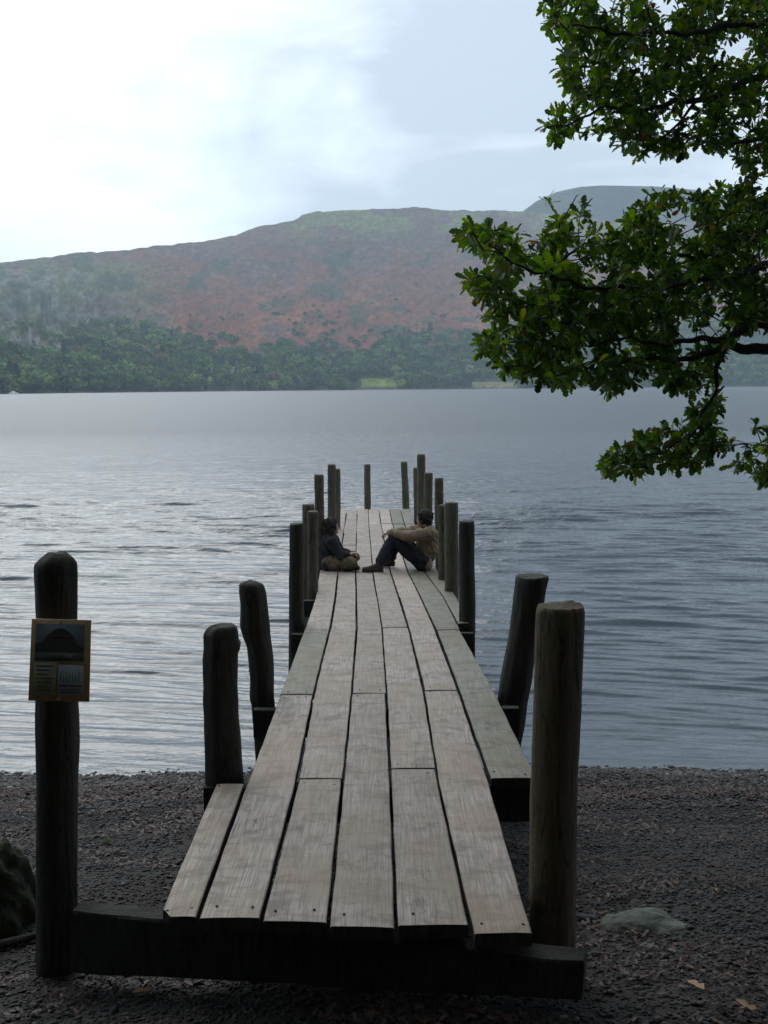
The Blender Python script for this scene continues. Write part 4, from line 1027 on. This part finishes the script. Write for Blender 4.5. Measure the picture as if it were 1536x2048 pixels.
def hair(parent, c, f, s, long=0):
    c = Vector(c); f = Vector((*f, 0)).normalized(); bm = bmesh.new()
    ball(bm, c-f*.016*s+Vector((0, 0, .020*s)), (.096*s, .088*s, .100*s)); ball(bm, c-f*.042*s+Vector((0, 0, -.018*s)), (.062*s, .072*s, .075*s))
    if long:
        capsule(bm, c-f*.05+Vector((0, 0, -.03)), c-f*.065+Vector((0, 0, -.13)), .068, .045); l = Vector((0, 0, 1)).cross(f)
        for q in (-1, 1): capsule(bm, c+l*q*.062-f*.012+Vector((0, 0, .01)), c+l*q*.062-f*.03+Vector((0, 0, -.09)), .028, .022)
    r_ = random.Random(5)
    for i in range(70):
        v_ = Vector((r_.gauss(0, 1), r_.gauss(0, 1), abs(r_.gauss(0, 1)))).normalized(); 
        if v_.dot(f) > .55 and v_.z < .75: continue
        p_ = c-f*.016*s+Vector((0, 0, .02*s))+Vector((v_.x*.090*s, v_.y*.084*s, v_.z*.096*s)); capsule(bm, p_, p_+(v_*.010+Vector((r_.gauss(0, .01), r_.gauss(0, .01), -.012))), .009, .005, 6)
    # clear the face
    for v_ in bm.verts:
        d_ = (v_.co-c); ff = d_.dot(f)
        if ff > .050*s and d_.z < .050*s: v_.co -= f*(ff-.050*s)
    return fuse('hair', bm, M_HAIR, None, .005, parent, 1, wr=.02)
hair(man, hc, mf, 1.0); eyes(man, hc, *mf)
# woman on the left
wp = on_deck(664, 1139); wp = (wp[0], wp[1], float(dz(wp[1]))+.002)
wf = (1, .35); hw = (.0, .02, .552)
sw = {-1: ((.005, -.15, .385), (.125, -.185, .20), (.225, -.13, .205)), 1: ((.0, .16, .385), (.10, .20, .20), (.215, .13, .19))}
bm = bmesh.new()
capsule(bm, (-.02, 0, .12), (-.035, 0, .27), .11, .09); capsule(bm, (-.035, 0, .27), (-.02, 0, .36), .09, .10); capsule(bm, (-.005, -.11, .385), (-.005, .12, .385), .05, .05)
capsule(bm, (-.01, 0, .40), (-.004, .012, .50), .05, .043); head(bm, hw, *wf, .95)
for k in (-1, 1):
    s_, e_, w_ = sw[k]; capsule(bm, s_, e_, .042, .034); capsule(bm, e_, w_, .034, .023)
hand(bm, sw[-1][2], (.8, .25, .28), (.1, 1, 0), .6); hand(bm, sw[1][2], (.9, -.3, -.1), (0, -1, .1), .6)
lw = {-1: ((-.02, -.09, .09), (.265, -.20, .115), (.17, .10, .062)), 1: ((-.02, .09, .10), (.28, .23, .13), (.20, -.10, .062))}
for k in (-1, 1):
    a, b_, c_ = lw[k]; capsule(bm, a, b_, .075, .052); capsule(bm, b_, c_, .050, .034); capsule(bm, c_, (c_[0]+.08, c_[1]+.06*(-k)*-1, .04), .034, .026)
woman = tag(fuse('person', bm, M_SKIN, wp, .0052), 'person in black coat and khaki trousers sitting cross-legged on the jetty', 'person')
bm = bmesh.new()
capsule(bm, (-.02, 0, .11), (-.035, 0, .27), .115, .115); capsule(bm, (-.035, 0, .27), (-.02, 0, .355), .115, .115); capsule(bm, (-.005, -.11, .375), (-.005, .12, .375), .068, .068); capsule(bm, (-.05, -.1, .07), (-.05, .1, .07), .068, .068)
capsule(bm, (-.01, 0, .40), (-.008, .005, .44), .07, .058)
for k in (-1, 1):
    s_, e_, w_ = sw[k]; w2_ = tuple(e_[i]+(w_[i]-e_[i])*.9 for i in range(3)); capsule(bm, s_, e_, .060, .048); capsule(bm, e_, w2_, .048, .036)
fuse('coat', bm, M_COAT, None, .008, woman, 3, wr=.030)
bm = bmesh.new(); capsule(bm, (-.01, -.08, .10), (-.01, .08, .10), .098, .098)
for k in (-1, 1):
    a, b_, c_ = lw[k]; c2 = tuple(b_[i]+(c_[i]-b_[i])*.9 for i in range(3)); capsule(bm, a, b_, .080, .062); capsule(bm, b_, c2, .058, .046)
fuse('trousers', bm, M_KHAKI, None, .008, woman, 3, wr=.04)
for k in (-1, 1):
    c_ = lw[k][2]; bm = bmesh.new(); capsule(bm, (c_[0], c_[1], .05), (c_[0]+.13, c_[1]-.03*k, .04), .042, .034); 
    for v_ in bm.verts: v_.co.z = max(v_.co.z, .004)
    fuse('boot', bm, M_SHOE, None, .006, woman, 2)
hair(woman, hw, wf, .97, 1); eyes(woman, hw, *wf, .95)

# ------------------------------------------------------------------ air
V, Fc = bxv(-4600, 4600, -450, 4700, -8, 900)
V[:, 2] = np.where(V[:, 2] < 0, -12, 665)
hzm = bpy.data.materials.new('haze'); hzm.use_nodes = True; nt = hzm.node_tree; nt.nodes.remove(nt.nodes['Principled BSDF'])
pv = nt.nodes.new('ShaderNodeVolumePrincipled'); pv.inputs['Color'].default_value = (.74, .90, 1.0, 1); pv.inputs['Density'].default_value = .00016; pv.inputs['Anisotropy'].default_value = .2
nt.links.new(pv.outputs[0], nt.nodes['Material Output'].inputs['Volume'])
tag(mk('haze', V, Fc, hzm, smooth=False, centre=False), kind='stuff')

# ------------------------------------------------------------------ sky and sun
SUN_EL, SUN_AZ = 38.0, -22.0                      # azimuth from +y towards +x
w = bpy.data.worlds.new('World'); SC.world = w; w.use_nodes = True; nt = w.node_tree; bg = nt.nodes['Background']
sky = nt.nodes.new('ShaderNodeTexSky'); sky.sky_type = 'NISHITA'; sky.sun_disc = False
sky.sun_elevation = R(SUN_EL); sky.sun_rotation = R(SUN_AZ); sky.altitude = 100; sky.dust_density = 2
g = tc(nt, 'Generated')
def dirv(px, py):
    q = ray(px, py); return tuple(q/np.linalg.norm(q))
def dotn(vec):
    n = nt.nodes.new('ShaderNodeVectorMath'); n.operation = 'DOT_PRODUCT'; nt.links.new(g, n.inputs[0]); n.inputs[1].default_value = vec; return n.outputs['Value']
def spot(px, py, inner, outer):
    mr = nt.nodes.new('ShaderNodeMapRange'); mr.interpolation_type = 'SMOOTHSTEP'; nt.links.new(dotn(dirv(px, py)), mr.inputs[0])
    mr.inputs[1].default_value = math.cos(R(outer)); mr.inputs[2].default_value = math.cos(R(inner)); return mr.outputs[0]
nz = noise(nt, mapping(nt, g, (1, 1, 2.6), (.3, 1.7, .2), (0, R(12), 0)), 3.4, 7, .58, .9)
nz2 = noise(nt, mapping(nt, g, (1, 1, 3.0), (3, 1, 0), (0, R(-15), 0)), 9.0, 6, .6, .6)
v = math_(nt, 'MULTIPLY', spot(-60, 110, 0, 22), .46)
v = math_(nt, 'ADD', v, math_(nt, 'MULTIPLY', spot(260, 450, 0, 11), .36))
v = math_(nt, 'ADD', v, math_(nt, 'MULTIPLY', spot(560, -60, 0, 13), .14))
v = math_(nt, 'ADD', v, math_(nt, 'MULTIPLY', spot(800, 310, 0, 13), -.28))
v = math_(nt, 'ADD', v, math_(nt, 'MULTIPLY', math_(nt, 'SUBTRACT', nz, .5), 1.75))
v = math_(nt, 'ADD', v, math_(nt, 'MULTIPLY', math_(nt, 'SUBTRACT', nz2, .5), .85))
v = math_(nt, 'ADD', v, .17)
cld = ramp(nt, v, [(0.0, (3.4, 3.95, 4.65)), (.25, (4.45, 5.05, 5.85)), (.6, (5.7, 6.5, 7.2)), (1.0, (7.3, 8.0, 8.4))])
skc = mix(nt, .92, sky.outputs[0], cld)
nt.links.new(skc, bg.inputs[0]); bg.inputs[1].default_value = .10
sd = bpy.data.lights.new('sun', 'SUN'); sd.energy = 0.6; sd.angle = R(40); sd.color = (1, .97, .92)
so = bpy.data.objects.new('sun', sd); COL.objects.link(so)
dvec = Vector((math.sin(R(SUN_AZ))*math.cos(R(SUN_EL)), math.cos(R(SUN_AZ))*math.cos(R(SUN_EL)), math.sin(R(SUN_EL))))
so.rotation_euler = dvec.to_track_quat('Z', 'Y').to_euler(); so.location = (0, 0, 50)

SC.view_settings.view_transform = 'Standard'; SC.view_settings.look = 'None'; SC.view_settings.exposure = 0.95; SC.view_settings.gamma = 1
SC.cycles.use_denoising = True; SC.cycles.max_bounces = 8; SC.cycles.transparent_max_bounces = 8
SC.cycles.volume_bounces = 1; SC.cycles.sample_clamp_indirect = 6
